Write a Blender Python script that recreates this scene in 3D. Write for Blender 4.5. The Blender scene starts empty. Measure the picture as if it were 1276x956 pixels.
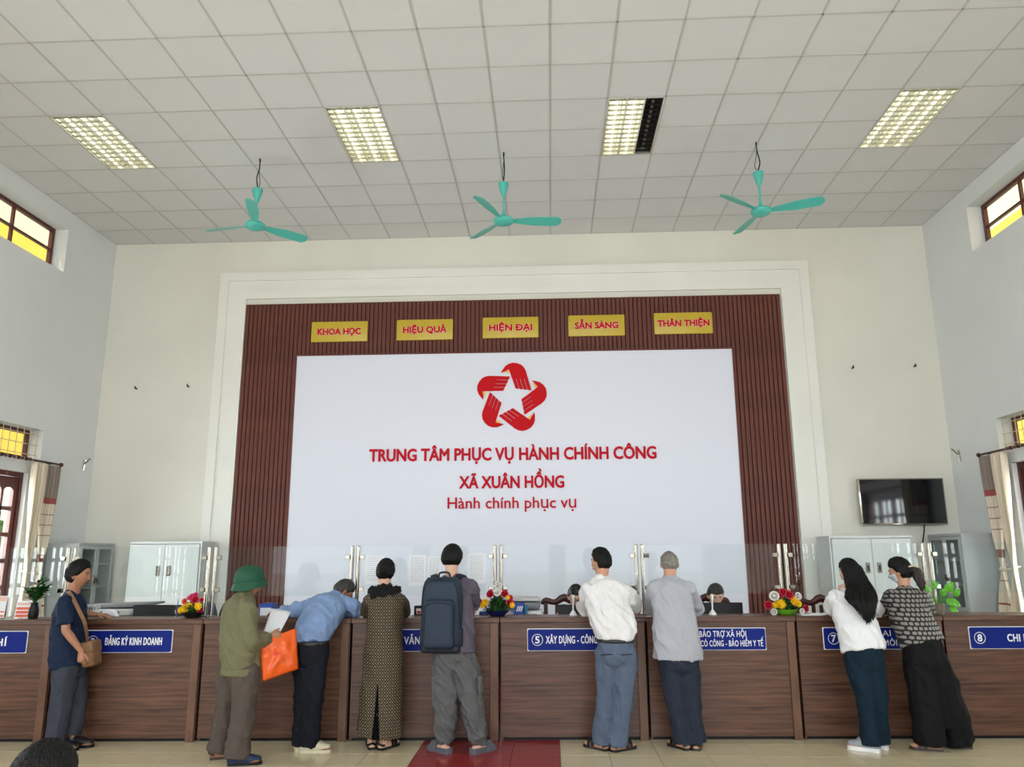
import bpy, bmesh, math, random
from mathutils import Vector as V, Matrix as MX, noise
random.seed(7)
SC = bpy.context.scene
COL = SC.collection
PI = math.pi

# ---------------------------------------------------------------- camera
F = 973.74; HC = 1.62
RC = MX(((0.998819, 0.015268, 0.046130), (0.048321, -0.212218, -0.976027), (-0.005112, 0.977103, -0.212705)))
cam = bpy.data.cameras.new('camera'); cam.sensor_width = 36; cam.lens = F / 1276 * 36
cam.clip_start = 0.05; cam.clip_end = 300
co = bpy.data.objects.new('camera', cam); COL.objects.link(co)
co.matrix_world = MX.Translation((0, 0, HC)) @ RC.to_4x4()
SC.camera = co

def A(px, py, Y):
    "world point on the plane y=Y lying under a photo measurement"
    d = RC @ V(((px - 638) / F, -(py - 478) / F, -1))
    return V((d.x * Y / d.y, Y, d.z * Y / d.y + HC))

# ---------------------------------------------------------------- world, lights, exposure
w = bpy.data.worlds.new('world'); SC.world = w; w.use_nodes = True
wn = w.node_tree; bg = wn.nodes['Background']
sky = wn.nodes.new('ShaderNodeTexSky'); sky.sky_type = 'HOSEK_WILKIE'; sky.turbidity = 5
sky.sun_direction = V((-0.35, -0.25, 0.9)).normalized()
mx = wn.nodes.new('ShaderNodeMix'); mx.data_type = 'RGBA'; mx.inputs[0].default_value = 0.6
mx.inputs[7].default_value = (0.9, 0.95, 1, 1)
wn.links.new(sky.outputs[0], mx.inputs[6]); wn.links.new(mx.outputs[2], bg.inputs[0])
bg.inputs[1].default_value = 2.6

def area(name, loc, rot, sx, sy, power, color=(1, 1, 1)):
    l = bpy.data.lights.new(name, 'AREA'); l.shape = 'RECTANGLE'; l.size = sx; l.size_y = sy
    l.energy = power; l.color = color
    o = bpy.data.objects.new(name, l); o.location = loc; o.rotation_euler = rot; COL.objects.link(o)
    return o
sun = bpy.data.lights.new('sun', 'SUN'); sun.energy = 3.0; sun.angle = 0.02; sun.color = (1, .95, .86)
so = bpy.data.objects.new('sun', sun); COL.objects.link(so)
so.rotation_euler = V((-0.35, -0.25, 0.9)).to_track_quat('Z', 'Y').to_euler()
# lamp added high at the rear, above the doors; daylight through the side windows
area('rear_fill', (-0.54, -3.9, 3.9), (PI / 2, 0, 0), 10.5, 2.8, 270, (0.93, 0.97, 1))
for yy in (8.55, 4.2, -0.2):
    area('left_daylight', (-6.75, yy, 1.5), (PI / 2, 0, -PI / 2), 2.0, 2.4, 185, (0.95, 0.98, 1))
    area('right_daylight', (5.67, yy, 1.5), (PI / 2, 0, PI / 2), 2.0, 2.4, 120, (0.95, 0.98, 1))
SC.view_settings.view_transform = 'Standard'; SC.view_settings.look = 'None'
SC.view_settings.gamma = 1; SC.view_settings.use_curve_mapping = False
SC.view_settings.exposure = 0.55

# ---------------------------------------------------------------- materials
def lin(c):
    return tuple((x / 12.92 if x <= .04045 else ((x + .055) / 1.055) ** 2.4) for x in [v / 255 for v in c])
def mat(name, rgb, rough=.6, metal=0., noise_amt=0., nscale=8., bump=0., bscale=60., spec=.5, alpha=None, sheen=0, stretch=None, fold=0):
    m = bpy.data.materials.new(name); m.use_nodes = True
    n = m.node_tree; b = n.nodes['Principled BSDF']
    c = lin(rgb)
    b.inputs['Base Color'].default_value = (*c, 1)
    b.inputs['Roughness'].default_value = rough; b.inputs['Metallic'].default_value = metal
    b.inputs['Specular IOR Level'].default_value = spec
    if sheen: b.inputs['Sheen Weight'].default_value = sheen
    tc = n.nodes.new('ShaderNodeTexCoord'); mp = n.nodes.new('ShaderNodeMapping')
    n.links.new(tc.outputs['Object'], mp.inputs[0])
    if stretch: mp.inputs['Scale'].default_value = stretch
    if noise_amt:
        t = n.nodes.new('ShaderNodeTexNoise'); t.inputs['Scale'].default_value = nscale; t.inputs['Detail'].default_value = 5
        n.links.new(mp.outputs[0], t.inputs[0])
        r = n.nodes.new('ShaderNodeValToRGB')
        r.color_ramp.elements[0].position = .3; r.color_ramp.elements[1].position = .7
        r.color_ramp.elements[0].color = (*[max(0, x * (1 - noise_amt)) for x in c], 1)
        r.color_ramp.elements[1].color = (*[min(1, x * (1 + noise_amt * .7)) for x in c], 1)
        n.links.new(t.outputs[0], r.inputs[0]); n.links.new(r.outputs[0], b.inputs['Base Color'])
    if bump:
        t = n.nodes.new('ShaderNodeTexNoise'); t.inputs['Scale'].default_value = bscale; t.inputs['Detail'].default_value = 4
        n.links.new(mp.outputs[0], t.inputs[0])
        bp = n.nodes.new('ShaderNodeBump'); bp.inputs['Strength'].default_value = bump; bp.inputs['Distance'].default_value = .01
        n.links.new(t.outputs[0], bp.inputs['Height']); n.links.new(bp.outputs[0], b.inputs['Normal'])
        if fold:
            mq = n.nodes.new('ShaderNodeMapping'); mq.inputs['Scale'].default_value = (1, 1, .62); mq.inputs['Rotation'].default_value = (0, .5, 0); n.links.new(tc.outputs['Object'], mq.inputs[0])
            t2 = n.nodes.new('ShaderNodeTexNoise'); t2.inputs['Scale'].default_value = 9; t2.inputs['Detail'].default_value = 2.5; t2.inputs['Distortion'].default_value = 1.2
            n.links.new(mq.outputs[0], t2.inputs[0]); b2 = n.nodes.new('ShaderNodeBump'); b2.inputs['Strength'].default_value = fold; b2.inputs['Distance'].default_value = .035
            n.links.new(t2.outputs[0], b2.inputs['Height']); n.links.new(b2.outputs[0], bp.inputs['Normal'])
    return m
def emit(name, rgb, s):
    m = bpy.data.materials.new(name); m.use_nodes = True; n = m.node_tree
    b = n.nodes['Principled BSDF']; b.inputs['Base Color'].default_value = (*lin(rgb), 1)
    b.inputs['Emission Color'].default_value = (*lin(rgb), 1); b.inputs['Emission Strength'].default_value = s
    return m
def glass(name, tint=(.93, .97, .96), ior=1.45, refl=1.0):
    m = bpy.data.materials.new(name); m.use_nodes = True; n = m.node_tree
    n.nodes.remove(n.nodes['Principled BSDF']); out = n.nodes['Material Output']
    t = n.nodes.new('ShaderNodeBsdfTransparent'); t.inputs[0].default_value = (*tint, 1)
    g = n.nodes.new('ShaderNodeBsdfGlossy'); g.inputs['Roughness'].default_value = .02
    g.inputs[0].default_value = (refl, refl, refl, 1)
    fr = n.nodes.new('ShaderNodeFresnel'); fr.inputs[0].default_value = ior
    mi = n.nodes.new('ShaderNodeMixShader')
    ge = n.nodes.new('ShaderNodeNewGeometry'); sb = n.nodes.new('ShaderNodeMath'); sb.operation = 'SUBTRACT'; sb.inputs[0].default_value = 1
    mu = n.nodes.new('ShaderNodeMath'); mu.operation = 'MULTIPLY'
    n.links.new(ge.outputs['Backfacing'], sb.inputs[1]); n.links.new(sb.outputs[0], mu.inputs[0]); n.links.new(fr.outputs[0], mu.inputs[1])
    n.links.new(mu.outputs[0], mi.inputs[0]); n.links.new(t.outputs[0], mi.inputs[1]); n.links.new(g.outputs[0], mi.inputs[2])
    n.links.new(mi.outputs[0], out.inputs[0])
    return m
def wood(name, dark, light, grain=(1.2, 9, 26), rough=.38, scale=1.6):
    m = bpy.data.materials.new(name); m.use_nodes = True; n = m.node_tree; b = n.nodes['Principled BSDF']
    b.inputs['Roughness'].default_value = rough
    tc = n.nodes.new('ShaderNodeTexCoord'); mp = n.nodes.new('ShaderNodeMapping'); mp.inputs['Scale'].default_value = grain
    t = n.nodes.new('ShaderNodeTexNoise'); t.inputs['Scale'].default_value = scale; t.inputs['Detail'].default_value = 8
    t.inputs['Distortion'].default_value = .6
    r = n.nodes.new('ShaderNodeValToRGB'); r.color_ramp.elements[0].position = .32; r.color_ramp.elements[1].position = .7
    r.color_ramp.elements[0].color = (*lin(dark), 1); r.color_ramp.elements[1].color = (*lin(light), 1)
    bp = n.nodes.new('ShaderNodeBump'); bp.inputs['Strength'].default_value = .08; bp.inputs['Distance'].default_value = .003
    L = n.links.new
    L(tc.outputs['Object'], mp.inputs[0]); L(mp.outputs[0], t.inputs[0]); L(t.outputs[0], r.inputs[0])
    L(r.outputs[0], b.inputs['Base Color']); L(t.outputs[0], bp.inputs['Height']); L(bp.outputs[0], b.inputs['Normal'])
    return m

M = {}
M['wall'] = mat('wall_paint', (227, 225, 214), .8, noise_amt=.05, nscale=.9, bump=.05, bscale=30)
M['wall_side'] = mat('side_wall_paint', (222, 224, 224), .8, noise_amt=.04, nscale=.8, bump=.05, bscale=30)
M['trimw'] = mat('white_trim_paint', (236, 235, 228), .7, noise_amt=.03, nscale=1.2)
M['tile_c'] = mat('ceiling_tile_board', (216, 216, 216), .9, noise_amt=.03, nscale=2, bump=.15, bscale=180)
M['grid'] = mat('ceiling_grid_metal', (192, 190, 186), .6)
M['floor'] = mat('cream_floor_tile', (214, 200, 166), .14, noise_amt=.08, nscale=3)
M['floor_red'] = mat('red_floor_tile', (150, 42, 44), .2, noise_amt=.1, nscale=4)
M['grout'] = mat('grout', (140, 128, 105), .8)
M['slat'] = wood('reddish_slat_wood', (80, 35, 25), (114, 56, 41), (30, 30, 1.5), .6)
M['slat_gap'] = mat('slat_backing', (38, 20, 17), .8)
M['board'] = mat('white_board', (225, 227, 240), .35)
M['wood'] = wood('walnut_laminate', (66, 40, 29), (112, 76, 57), (1.0, 6, 22), .38)
M['wood2'] = wood('walnut_laminate_light', (88, 58, 43), (122, 86, 66), (6, 6, 1.5), .38)
M['darkwood'] = mat('dark_red_wood', (66, 24, 20), .35, noise_amt=.2, nscale=12)
M['winwood'] = mat('window_brown_wood', (84, 34, 28), .4, noise_amt=.15, nscale=10)
M['glass'] = glass('clear_glass')
M['counter_glass'] = glass('counter_glass', (.95, .975, .97), 1.5)
M['steel'] = mat('stainless_steel', (176, 170, 158), .12, 1)
M['dark_metal'] = mat('dark_metal', (60, 58, 56), .4, .8)
M['blue'] = mat('sign_blue', (8, 32, 122), .5, spec=.2)
M['white'] = mat('white_plastic', (232, 232, 232), .4)
M['lett'] = mat('white_lettering', (240, 240, 244), .5)
M['gold'] = mat('gold_plate', (202, 174, 52), .35, .0, noise_amt=.08, nscale=3)
M['red'] = mat('red_acrylic', (200, 0, 18), .6, spec=.2)
M['red2'] = mat('red_letter_acrylic', (196, 4, 36), .6, spec=.2)
M['yellow'] = mat('yellow_acrylic', (250, 190, 10), .4)
M['teal'] = mat('teal_enamel', (78, 184, 170), .35)
M['black'] = mat('black_plastic', (15, 16, 18), .5, spec=.3)
M['screen'] = mat('dark_screen', (8, 14, 20), .07, spec=1)
M['grey_cab'] = mat('light_grey_steel', (206, 210, 210), .4)
M['grey_cab2'] = mat('mid_grey_steel', (172, 178, 180), .4)
M['bars'] = mat('cream_bar_paint', (205, 190, 150), .5)
M['tube'] = emit('fluorescent_tube', (255, 250, 214), 2.8)
M['tube_off'] = mat('unlit_tube', (120, 120, 116), .4)
M['reflector'] = mat('lamp_reflector', (225, 225, 215), .25, .6)
M['louvre'] = mat('louvre_metal', (150, 150, 142), .4, .3)
M['cream_out'] = mat('cream_soffit', (236, 222, 178), .8)
M['white_out'] = mat('pale_stucco', (236, 234, 224), .8)
M['yellow_out'] = mat('yellow_stucco', (250, 196, 66), .8)
M['concrete'] = mat('concrete_yard', (190, 188, 180), .9, noise_amt=.1, nscale=1)
M['leaf'] = mat('leaf_green', (62, 112, 40), .5, noise_amt=.3, nscale=20)
M['paper'] = mat('white_paper', (232, 234, 238), .7)
M['skin'] = mat('skin', (196, 146, 118), .5, noise_amt=.07, nscale=30)
M['skin_d'] = mat('skin_tanned', (168, 116, 88), .5, noise_amt=.09, nscale=30)
M['skin_l'] = mat('skin_pale', (216, 170, 146), .5, noise_amt=.06, nscale=30)
M['lip'] = mat('lip', (150, 74, 66), .5)
M['eye_w'] = mat('eye_white', (225, 220, 212), .3)
M['eye_b'] = mat('eye_iris', (30, 18, 12), .2)
M['hair'] = mat('black_hair', (9, 8, 8), .55, noise_amt=.5, nscale=60, bump=.9, bscale=120, spec=.25, stretch=(1, 1, .2))
M['hair_g'] = mat('grey_hair', (128, 122, 116), .6, noise_amt=.35, nscale=40, bump=.6, bscale=120)

# ---------------------------------------------------------------- mesh helpers
def link_mesh(name, me, m, parent=None):
    o = bpy.data.objects.new(name, me); COL.objects.link(o)
    if m is not None:
        if isinstance(m, (list, tuple)):
            for q in m: me.materials.append(q)
        else: me.materials.append(m)
    if parent is not None: o.parent = parent
    return o
def obj(name, bm, m, parent=None, smooth=False, world=False):
    me = bpy.data.meshes.new(name)
    bmesh.ops.recalc_face_normals(bm, faces=bm.faces)
    bm.to_mesh(me); bm.free()
    if world and parent is not None: me.transform(parent_mat(parent).inverted())
    if smooth:
        me.polygons.foreach_set('use_smooth', [True] * len(me.polygons))
        if smooth == 'auto':
            try: me.set_sharp_from_angle(angle=math.radians(40))
            except Exception: pass
    return link_mesh(name, me, m, parent)
def parent_mat(p):
    m = MX.Identity(4)
    while p is not None:
        m = MX.LocRotScale(p.location, p.rotation_euler, None) @ m; p = p.parent
    return m
def B(): return bmesh.new()
def box(bm, lo, hi, mi=0):
    r = bmesh.ops.create_cube(bm, size=1)
    c = [(a + b) / 2 for a, b in zip(lo, hi)]; s = [abs(b - a) for a, b in zip(lo, hi)]
    for v in r['verts']: v.co = V((v.co.x * s[0] + c[0], v.co.y * s[1] + c[1], v.co.z * s[2] + c[2]))
    if mi:
        for v in r['verts']:
            for f in v.link_faces: f.material_index = mi
    return r['verts']
def rbox(bm, lo, hi, bev=.01, seg=2, mat4=None):
    t = B(); box(t, lo, hi)
    bmesh.ops.bevel(t, geom=t.edges[:], offset=bev, segments=seg, profile=.5, affect='EDGES')
    if mat4 is not None: t.transform(mat4)
    me = bpy.data.meshes.new('t'); t.to_mesh(me); t.free(); bm.from_mesh(me); bpy.data.meshes.remove(me)
def cyl(bm, p0, p1, r0, r1=None, seg=16, caps=True):
    p0 = V(p0); p1 = V(p1); r1 = r0 if r1 is None else r1
    z = (p1 - p0).normalized(); x = z.orthogonal().normalized(); y = z.cross(x)
    a = []; b = []
    for i in range(seg):
        t = 2 * PI * i / seg; d = x * math.cos(t) + y * math.sin(t)
        a.append(bm.verts.new(p0 + d * r0)); b.append(bm.verts.new(p1 + d * r1))
    for i in range(seg): bm.faces.new((a[i], a[(i + 1) % seg], b[(i + 1) % seg], b[i]))
    if caps: bm.faces.new(a[::-1]); bm.faces.new(b)
def lathe(bm, prof, c=(0, 0, 0), seg=20):
    c = V(c); rings = []
    for r, z in prof:
        rings.append([bm.verts.new(c + V((r * math.cos(2 * PI * i / seg), r * math.sin(2 * PI * i / seg), z))) for i in range(seg)] if r > 1e-5 else [bm.verts.new(c + V((0, 0, z)))])
    for a, b in zip(rings, rings[1:]):
        for i in range(seg):
            j = (i + 1) % seg
            if len(a) == 1 and len(b) == 1: continue
            if len(a) == 1: bm.faces.new((a[0], b[j], b[i]))
            elif len(b) == 1: bm.faces.new((a[i], a[j], b[0]))
            else: bm.faces.new((a[i], a[j], b[j], b[i]))
    if len(rings[0]) > 1: bm.faces.new(rings[0][::-1])
    if len(rings[-1]) > 1: bm.faces.new(rings[-1])
def prism(bm, pts, y0, y1, plane='XZ'):
    def P(u, v, w):
        return V((u, w, v)) if plane == 'XZ' else (V((u, v, w)) if plane == 'XY' else V((w, u, v)))
    a = [bm.verts.new(P(u, v, y0)) for u, v in pts]; b = [bm.verts.new(P(u, v, y1)) for u, v in pts]
    n = len(pts)
    for i in range(n): bm.faces.new((a[i], a[(i + 1) % n], b[(i + 1) % n], b[i]))
    bm.faces.new(a[::-1]); bm.faces.new(b)
def cat(p, t):
    "catmull interpolation of a list of vectors or floats"
    n = len(p) - 1; i = min(int(t), n - 1); u = t - i
    p0 = p[max(i - 1, 0)]; p1 = p[i]; p2 = p[i + 1]; p3 = p[min(i + 2, n)]
    return 0.5 * ((2 * p1) + (p2 - p0) * u + (2 * p0 - 5 * p1 + 4 * p2 - p3) * u * u + (3 * p1 - p0 - 3 * p2 + p3) * u ** 3)
def tube(bm, pts, rad, flat=None, ratio=1., seg=14, sub=3, caps=(1, 1), smooth=True):
    "closed tube; flat = direction in which every section is squashed by ratio"
    pts = [V(p) for p in pts]
    if not isinstance(rad, (list, tuple)): rad = [rad] * len(pts)
    if not isinstance(ratio, (list, tuple)): ratio = [ratio] * len(pts)
    n = len(pts) - 1; P = []; R = []; Q = []
    for k in range(n * sub + 1):
        t = k / sub
        if smooth: P.append(cat(pts, t)); R.append(max(.001, cat(list(rad), t))); Q.append(cat(list(ratio), t))
        else:
            i = min(int(t), n - 1); u = t - i
            P.append(pts[i].lerp(pts[i + 1], u)); R.append(rad[i] * (1 - u) + rad[i + 1] * u); Q.append(ratio[i] * (1 - u) + ratio[i + 1] * u)
    T = []
    for k in range(len(P)):
        T.append((P[min(k + 1, len(P) - 1)] - P[max(k - 1, 0)]).normalized())
    def cap(k, s):
        out = []
        for a in (75, 50, 25):
            c = math.cos(math.radians(a)); si = math.sin(math.radians(a))
            out.append((P[k] + T[k] * s * R[k] * si * min(1, Q[k]), R[k] * c, Q[k], T[k]))
        return out
    S = []
    if caps[0]: S += cap(0, -1)
    S += [(P[k], R[k], Q[k], T[k]) for k in range(len(P))]
    if caps[1]: S += cap(len(P) - 1, 1)[::-1]
    x = None; rings = []
    for p, r, q, t in S:
        if x is None: x = (flat.cross(t) if flat is not None and flat.cross(t).length > .05 else t.orthogonal()).normalized()
        else:
            x = (x - t * x.dot(t)); x = x.normalized() if x.length > 1e-4 else t.orthogonal().normalized()
        y = t.cross(x); ring = []
        for i in range(seg):
            a = 2 * PI * i / seg; o = (x * math.cos(a) + y * math.sin(a)) * r
            if flat is not None: o = o - flat * (o.dot(flat) * (1 - q))
            ring.append(bm.verts.new(p + o))
        rings.append(ring)
    for a, b in zip(rings, rings[1:]):
        for i in range(seg): bm.faces.new((a[i], a[(i + 1) % seg], b[(i + 1) % seg], b[i]))
    bm.faces.new(rings[0][::-1]); bm.faces.new(rings[-1])
def ball(bm, c, r, sc=(1, 1, 1), u=14, v=10, rot=None):
    q = bmesh.ops.create_uvsphere(bm, u_segments=u, v_segments=v, radius=r)
    for w_ in q['verts']:
        p = V((w_.co.x * sc[0], w_.co.y * sc[1], w_.co.z * sc[2]))
        if rot is not None: p = rot @ p
        w_.co = p + V(c)
def remesh(bm, vox, smooth=2, wr=None, tri=None):
    "union the closed shapes of bm into one continuous surface; wr = (amplitude, scale_xy, scale_z, seed)"
    me = bpy.data.meshes.new('tmp')
    bmesh.ops.recalc_face_normals(bm, faces=bm.faces); bm.to_mesh(me); bm.free()
    o = bpy.data.objects.new('tmp', me); COL.objects.link(o)
    md = o.modifiers.new('r', 'REMESH'); md.mode = 'VOXEL'; md.voxel_size = vox; md.use_smooth_shade = True
    if smooth:
        sm = o.modifiers.new('s', 'SMOOTH'); sm.iterations = smooth; sm.factor = .5
    dg = bpy.context.evaluated_depsgraph_get()
    out = bpy.data.meshes.new_from_object(o.evaluated_get(dg))
    bpy.data.objects.remove(o); bpy.data.meshes.remove(me)
    if wr:
        a, sx, sz, seed = wr
        N = [v.normal.copy() for v in out.vertices]
        for v, nn in zip(out.vertices, N):
            c = v.co
            q = noise.noise(V((c.x * sx + seed, c.y * sx, c.z * sz))) + .5 * noise.noise(V((c.x * sx * 2.1, c.y * sx * 2.1 + seed, c.z * sz * 2.3)))
            q2 = noise.noise(V(((c.x + c.z * .6) * sx * 1.3, c.y * sx, (c.z - c.x * .5) * sx * .5 + seed)))
            q3 = noise.noise(V((c.x * sx * .9 + q * .6, c.y * sx * .9 + seed, (c.z + c.x * .8) * sz * 2.2)))
            v.co = c + nn * a * (q + 1.1 * max(0, 1 - 3.2 * abs(q2)) + 1.1 * max(0, 1 - 3.2 * abs(q3)) - .5)
    out.polygons.foreach_set('use_smooth', [True] * len(out.polygons))
    return out
def part(name, bm_or_me, m, parent):
    me = bm_or_me
    me.transform(parent_mat(parent).inverted()); me.name = name
    return link_mesh(name, me, m, parent)

def tag(o, label=None, cat_=None, group=None, kind=None):
    if label: o['label'] = label
    if cat_: o['category'] = cat_
    if group: o['group'] = group
    if kind: o['kind'] = kind
    return o
def thing(name, label, cat_, loc=(0, 0, 0), rz=0, group=None, kind=None):
    o = bpy.data.objects.new(name, None); COL.objects.link(o); o.location = loc; o.rotation_euler = (0, 0, rz)
    o.empty_display_size = .1
    return tag(o, label, cat_, group, kind)
def struct(name, bm, m, parent=None, label=None, smooth=False):
    o = obj(name, bm, m, parent, smooth)
    if parent is None: o['kind'] = 'structure'
    if label: o['label'] = label
    return o
def dup(src, parent=None):
    c = src.copy(); COL.objects.link(c)
    if parent is not None: c.parent = parent
    for ch in src.children: dup(ch, c)
    return c
def text_mesh(s, w, cap, depth=.004, bold=0.0, spacing=1.0, shear=0):
    "mesh of a line of text centred on x, baseline at z=0, facing -Y, exact width w and capital height cap"
    def mk(st):
        c = bpy.data.curves.new('t', 'FONT'); c.body = st; c.size = 1; c.extrude = 0; c.space_character = spacing
        c.resolution_u = 3
        o = bpy.data.objects.new('t', c); COL.objects.link(o)
        me = bpy.data.meshes.new_from_object(o.evaluated_get(bpy.context.evaluated_depsgraph_get()))
        bpy.data.objects.remove(o); bpy.data.curves.remove(c); return me
    s_in = s; MAPC = {'Đ': 'D', 'Ợ': 'Ọ', 'Ờ': 'Ò', 'Ơ': 'O', 'Ư': 'U'}; s = ''.join(MAPC.get(q, q) for q in s)
    h = mk('H'); ch = max(v.co.y for v in h.vertices); bpy.data.meshes.remove(h)
    me = mk(s); xs = [v.co.x for v in me.vertices]; x0, x1 = min(xs), max(xs)
    bm = B(); bm.from_mesh(me); bpy.data.meshes.remove(me)
    def xr(st):
        q = mk(st); r_ = [v.co.x for v in q.vertices]; bpy.data.meshes.remove(q); return min(r_), max(r_)
    for i_, c_ in enumerate(s_in):
        if c_ not in MAPC: continue
        b_c = {'Đ': 'D', 'Ư': 'U'}.get(c_, 'O'); g0, g1 = xr(b_c); right = xr(s[:i_] + b_c)[1]; left = right - (g1 - g0)
        pts_ = [(left - .06, ch * .47), (left + (g1 - g0) * .5, ch * .47), (left + (g1 - g0) * .5, ch * .58), (left - .06, ch * .58)] if c_ == 'Đ' else \
            [(right - .10, ch * .86), (right - .02, ch * .92), (right + .0, ch * 1.1), (right + .09, ch * 1.1), (right + .07, ch * .92), (right + .0, ch * .80)]
        bm.faces.new([bm.verts.new((a_, b_, 0)) for a_, b_ in pts_])
    for v in bm.verts:
        v.co = V(((v.co.x - (x0 + x1) / 2) * w / (x1 - x0), 0, v.co.y * cap / ch))
    if bold:
        k0 = bold * cap / ch * .8; t0 = bpy.data.meshes.new('t'); bm.to_mesh(t0); bm.free(); bm = B()
        for q in range(8):
            t1 = t0.copy(); t1.transform(MX.Translation((k0 * math.cos(q * PI / 4), -q * .00004, k0 * math.sin(q * PI / 4)))); bm.from_mesh(t1); bpy.data.meshes.remove(t1)
        bpy.data.meshes.remove(t0)
    if depth:
        r = bmesh.ops.extrude_face_region(bm, geom=bm.faces[:])
        for v in [g for g in r['geom'] if isinstance(g, bmesh.types.BMVert)]: v.co.y -= depth
    return bm
def place(bm, loc, rz=0, rx=0):
    bm.transform(MX.Translation(loc) @ MX.Rotation(rz, 4, 'Z') @ MX.Rotation(rx, 4, 'X')); return bm

# ================================================================ THE ROOM
XL, XR, YB, YF, ZC = -6.588, 5.512, 10.979, -4.0, 6.286
T = .605; GX0 = -4.168; GY0 = 6.208

# floor: tiles near the counter are built one by one
bm = B(); box(bm, (XL - .3, YF - .3, -.12), (XR + .3, YB + .3, -.012)); floor = struct('floor', bm, M['grout'])
FT = .4; FX0 = -1.145
tb = B(); rbox(tb, (.0015, .0015, -.012), (FT - .0015, FT - .0015, 0), .0012, 1)
tme = bpy.data.meshes.new('floor_tile'); tb.to_mesh(tme); tb.free(); tme.materials.append(M['floor'])
tmr = tme.copy(); tmr.materials.clear(); tmr.materials.append(M['floor_red'])
ys0 = 5.73
def tile_cols():
    i0 = math.floor((XL - FX0) / FT)
    return range(i0, int((XR - FX0) / FT) + 1)
for r in range(5):
    for i in tile_cols():
        x = FX0 + i * FT
        red = 0 <= i < 3
        o = bpy.data.objects.new('red_floor_tile' if red else 'floor_tile', tmr if red else tme); COL.objects.link(o)
        o.location = (x, ys0 + r * FT, 0); o.parent = floor
bm = B()
ya, yb = YF, ys0
n_ = int((yb - ya) / FT)
for j in list(range(-n_, 0)) + list(range(5, 14)):
    for i in tile_cols():
        if 0 <= i < 3: continue
        x = FX0 + i * FT; y = ys0 + j * FT
        box(bm, (x + .0015, y + .0015, -.012), (x + FT - .0015, min(y + FT - .0015, YB), 0))
o = obj('floor_tiling', bm, M['floor'], floor); o['kind'] = 'stuff'
bm = B()
for j in list(range(-n_, 0)) + list(range(5, 14)):
    for i in range(3):
        x = FX0 + i * FT; y = ys0 + j * FT
        box(bm, (x + .0015, y + .0015, -.012), (x + FT - .0015, min(y + FT - .0015, YB), 0))
o = obj('red_floor_tiling', bm, M['floor_red'], floor); o['kind'] = 'stuff'; o['label'] = 'strip of dark red floor tiles'

# ceiling: every panel of the suspended grid near the back wall is a part
bm = B(); box(bm, (XL - .25, YF - .3, ZC + .16), (XR + .25, YB + .3, ZC + .5))
ceiling = struct('ceiling', bm, M['grid'])
FIX = [-2, 3, 8, 13]
rows = [GY0 + r * T for r in range(-4, 8)] + [YB]
tl = B(); rbox(tl, (.007, .007, .004), (T - .007, T - .007, .018), .004, 1)
cme = bpy.data.meshes.new('ceiling_tile'); tl.to_mesh(cme); tl.free(); cme.materials.append(M['tile_c'])
tl = B(); rbox(tl, (.007, .007, .004), (T - .007, .535 - .004, .018), .004, 1)
cms = bpy.data.meshes.new('ceiling_tile'); tl.to_mesh(cms); tl.free(); cms.materials.append(M['tile_c'])
for k in range(-4, 8):
    for c in range(-4, 16):
        if c in FIX and k in (2, 3): continue
        o = bpy.data.objects.new('ceiling_tile', cms if k == 7 else cme); COL.objects.link(o)
        o.location = (GX0 + c * T, GY0 + k * T, ZC + random.uniform(-.0012, .0012)); o.parent = ceiling
        o.rotation_euler = (random.uniform(-.002, .002), random.uniform(-.002, .002), 0)
bm = B()
for c in range(-4, 17):
    x = GX0 + c * T; box(bm, (x - .009, YF, ZC + .0), (x + .009, YB, ZC + .02))
for k in range(-16, 9):
    y = GY0 + k * T
    if k == 8: y = YB - .009
    if y < YF: continue
    for c in range(-4, 16):
        if c in FIX and k == 3: continue
        box(bm, (GX0 + c * T, y - .009, ZC + .0), (GX0 + (c + 1) * T, y + .009, ZC + .02))
obj('ceiling_grid', bm, M['grid'], ceiling)
bm = B()
for k in range(-16, -4):
    for c in range(-4, 16):
        box(bm, (GX0 + c * T + .007, GY0 + k * T + .007, ZC + .004), (GX0 + (c + 1) * T - .007, GY0 + (k + 1) * T - .007, ZC + .018))
o = obj('ceiling_tiling', bm, M['tile_c'], ceiling); o['kind'] = 'stuff'

# back wall
bm = B(); box(bm, (XL - .25, YB, 0), (XR + .25, YB + .25, ZC + .2)); wall_back = struct('wall_back', bm, M['wall'])
# stepped white surround of the slatted panel
def surround(x0, x1, zt, wd, y):
    bm = B()
    prism(bm, [(x0, 0), (x0, zt), (x1, zt), (x1, 0), (x1 - wd, 0), (x1 - wd, zt - wd), (x0 + wd, zt - wd), (x0 + wd, 0)], y, YB + .01)
    return bm
struct('trim_1', surround(-4.90, 3.80, 5.775, .13, YB - .05), M['trimw'])
struct('trim_2', surround(-4.772, 3.672, 5.647, .18, YB - .02), M['trimw'])
struct('trim_3', surround(-4.60, 3.50, 5.475, .115, YB - .045), M['trimw'])

# side walls with openings
def side_wall(name, xin, xout):
    ys = [YF, -1.3, .9, 3.1, 5.3, 7.5, 9.6, 9.8, YB + .25]
    bm = B()
    xa, xb = min(xin, xout), max(xin, xout)
    def bx(y0, y1, z0, z1): box(bm, (xa, y0, z0), (xb, y1, z1))
    bays = [(-1.3, .9), (3.1, 5.3), (7.4, 9.8)]
    y = YF - .25
    for a, b in bays:
        bx(y, a, 0, ZC + .2)
        bx(a, b, 2.65, 2.83); bx(a, b, 3.22, 5.41); bx(a, b, 6.03, ZC + .2)
        bx(b - .2, b, 0, 2.65)
        y = b
    bx(y, YB + .25, 0, ZC + .2)
    return struct(name, bm, M['wall_side'])
side_wall('wall_left', XL, XL - .24); side_wall('wall_right', XR, XR + .24)
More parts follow.
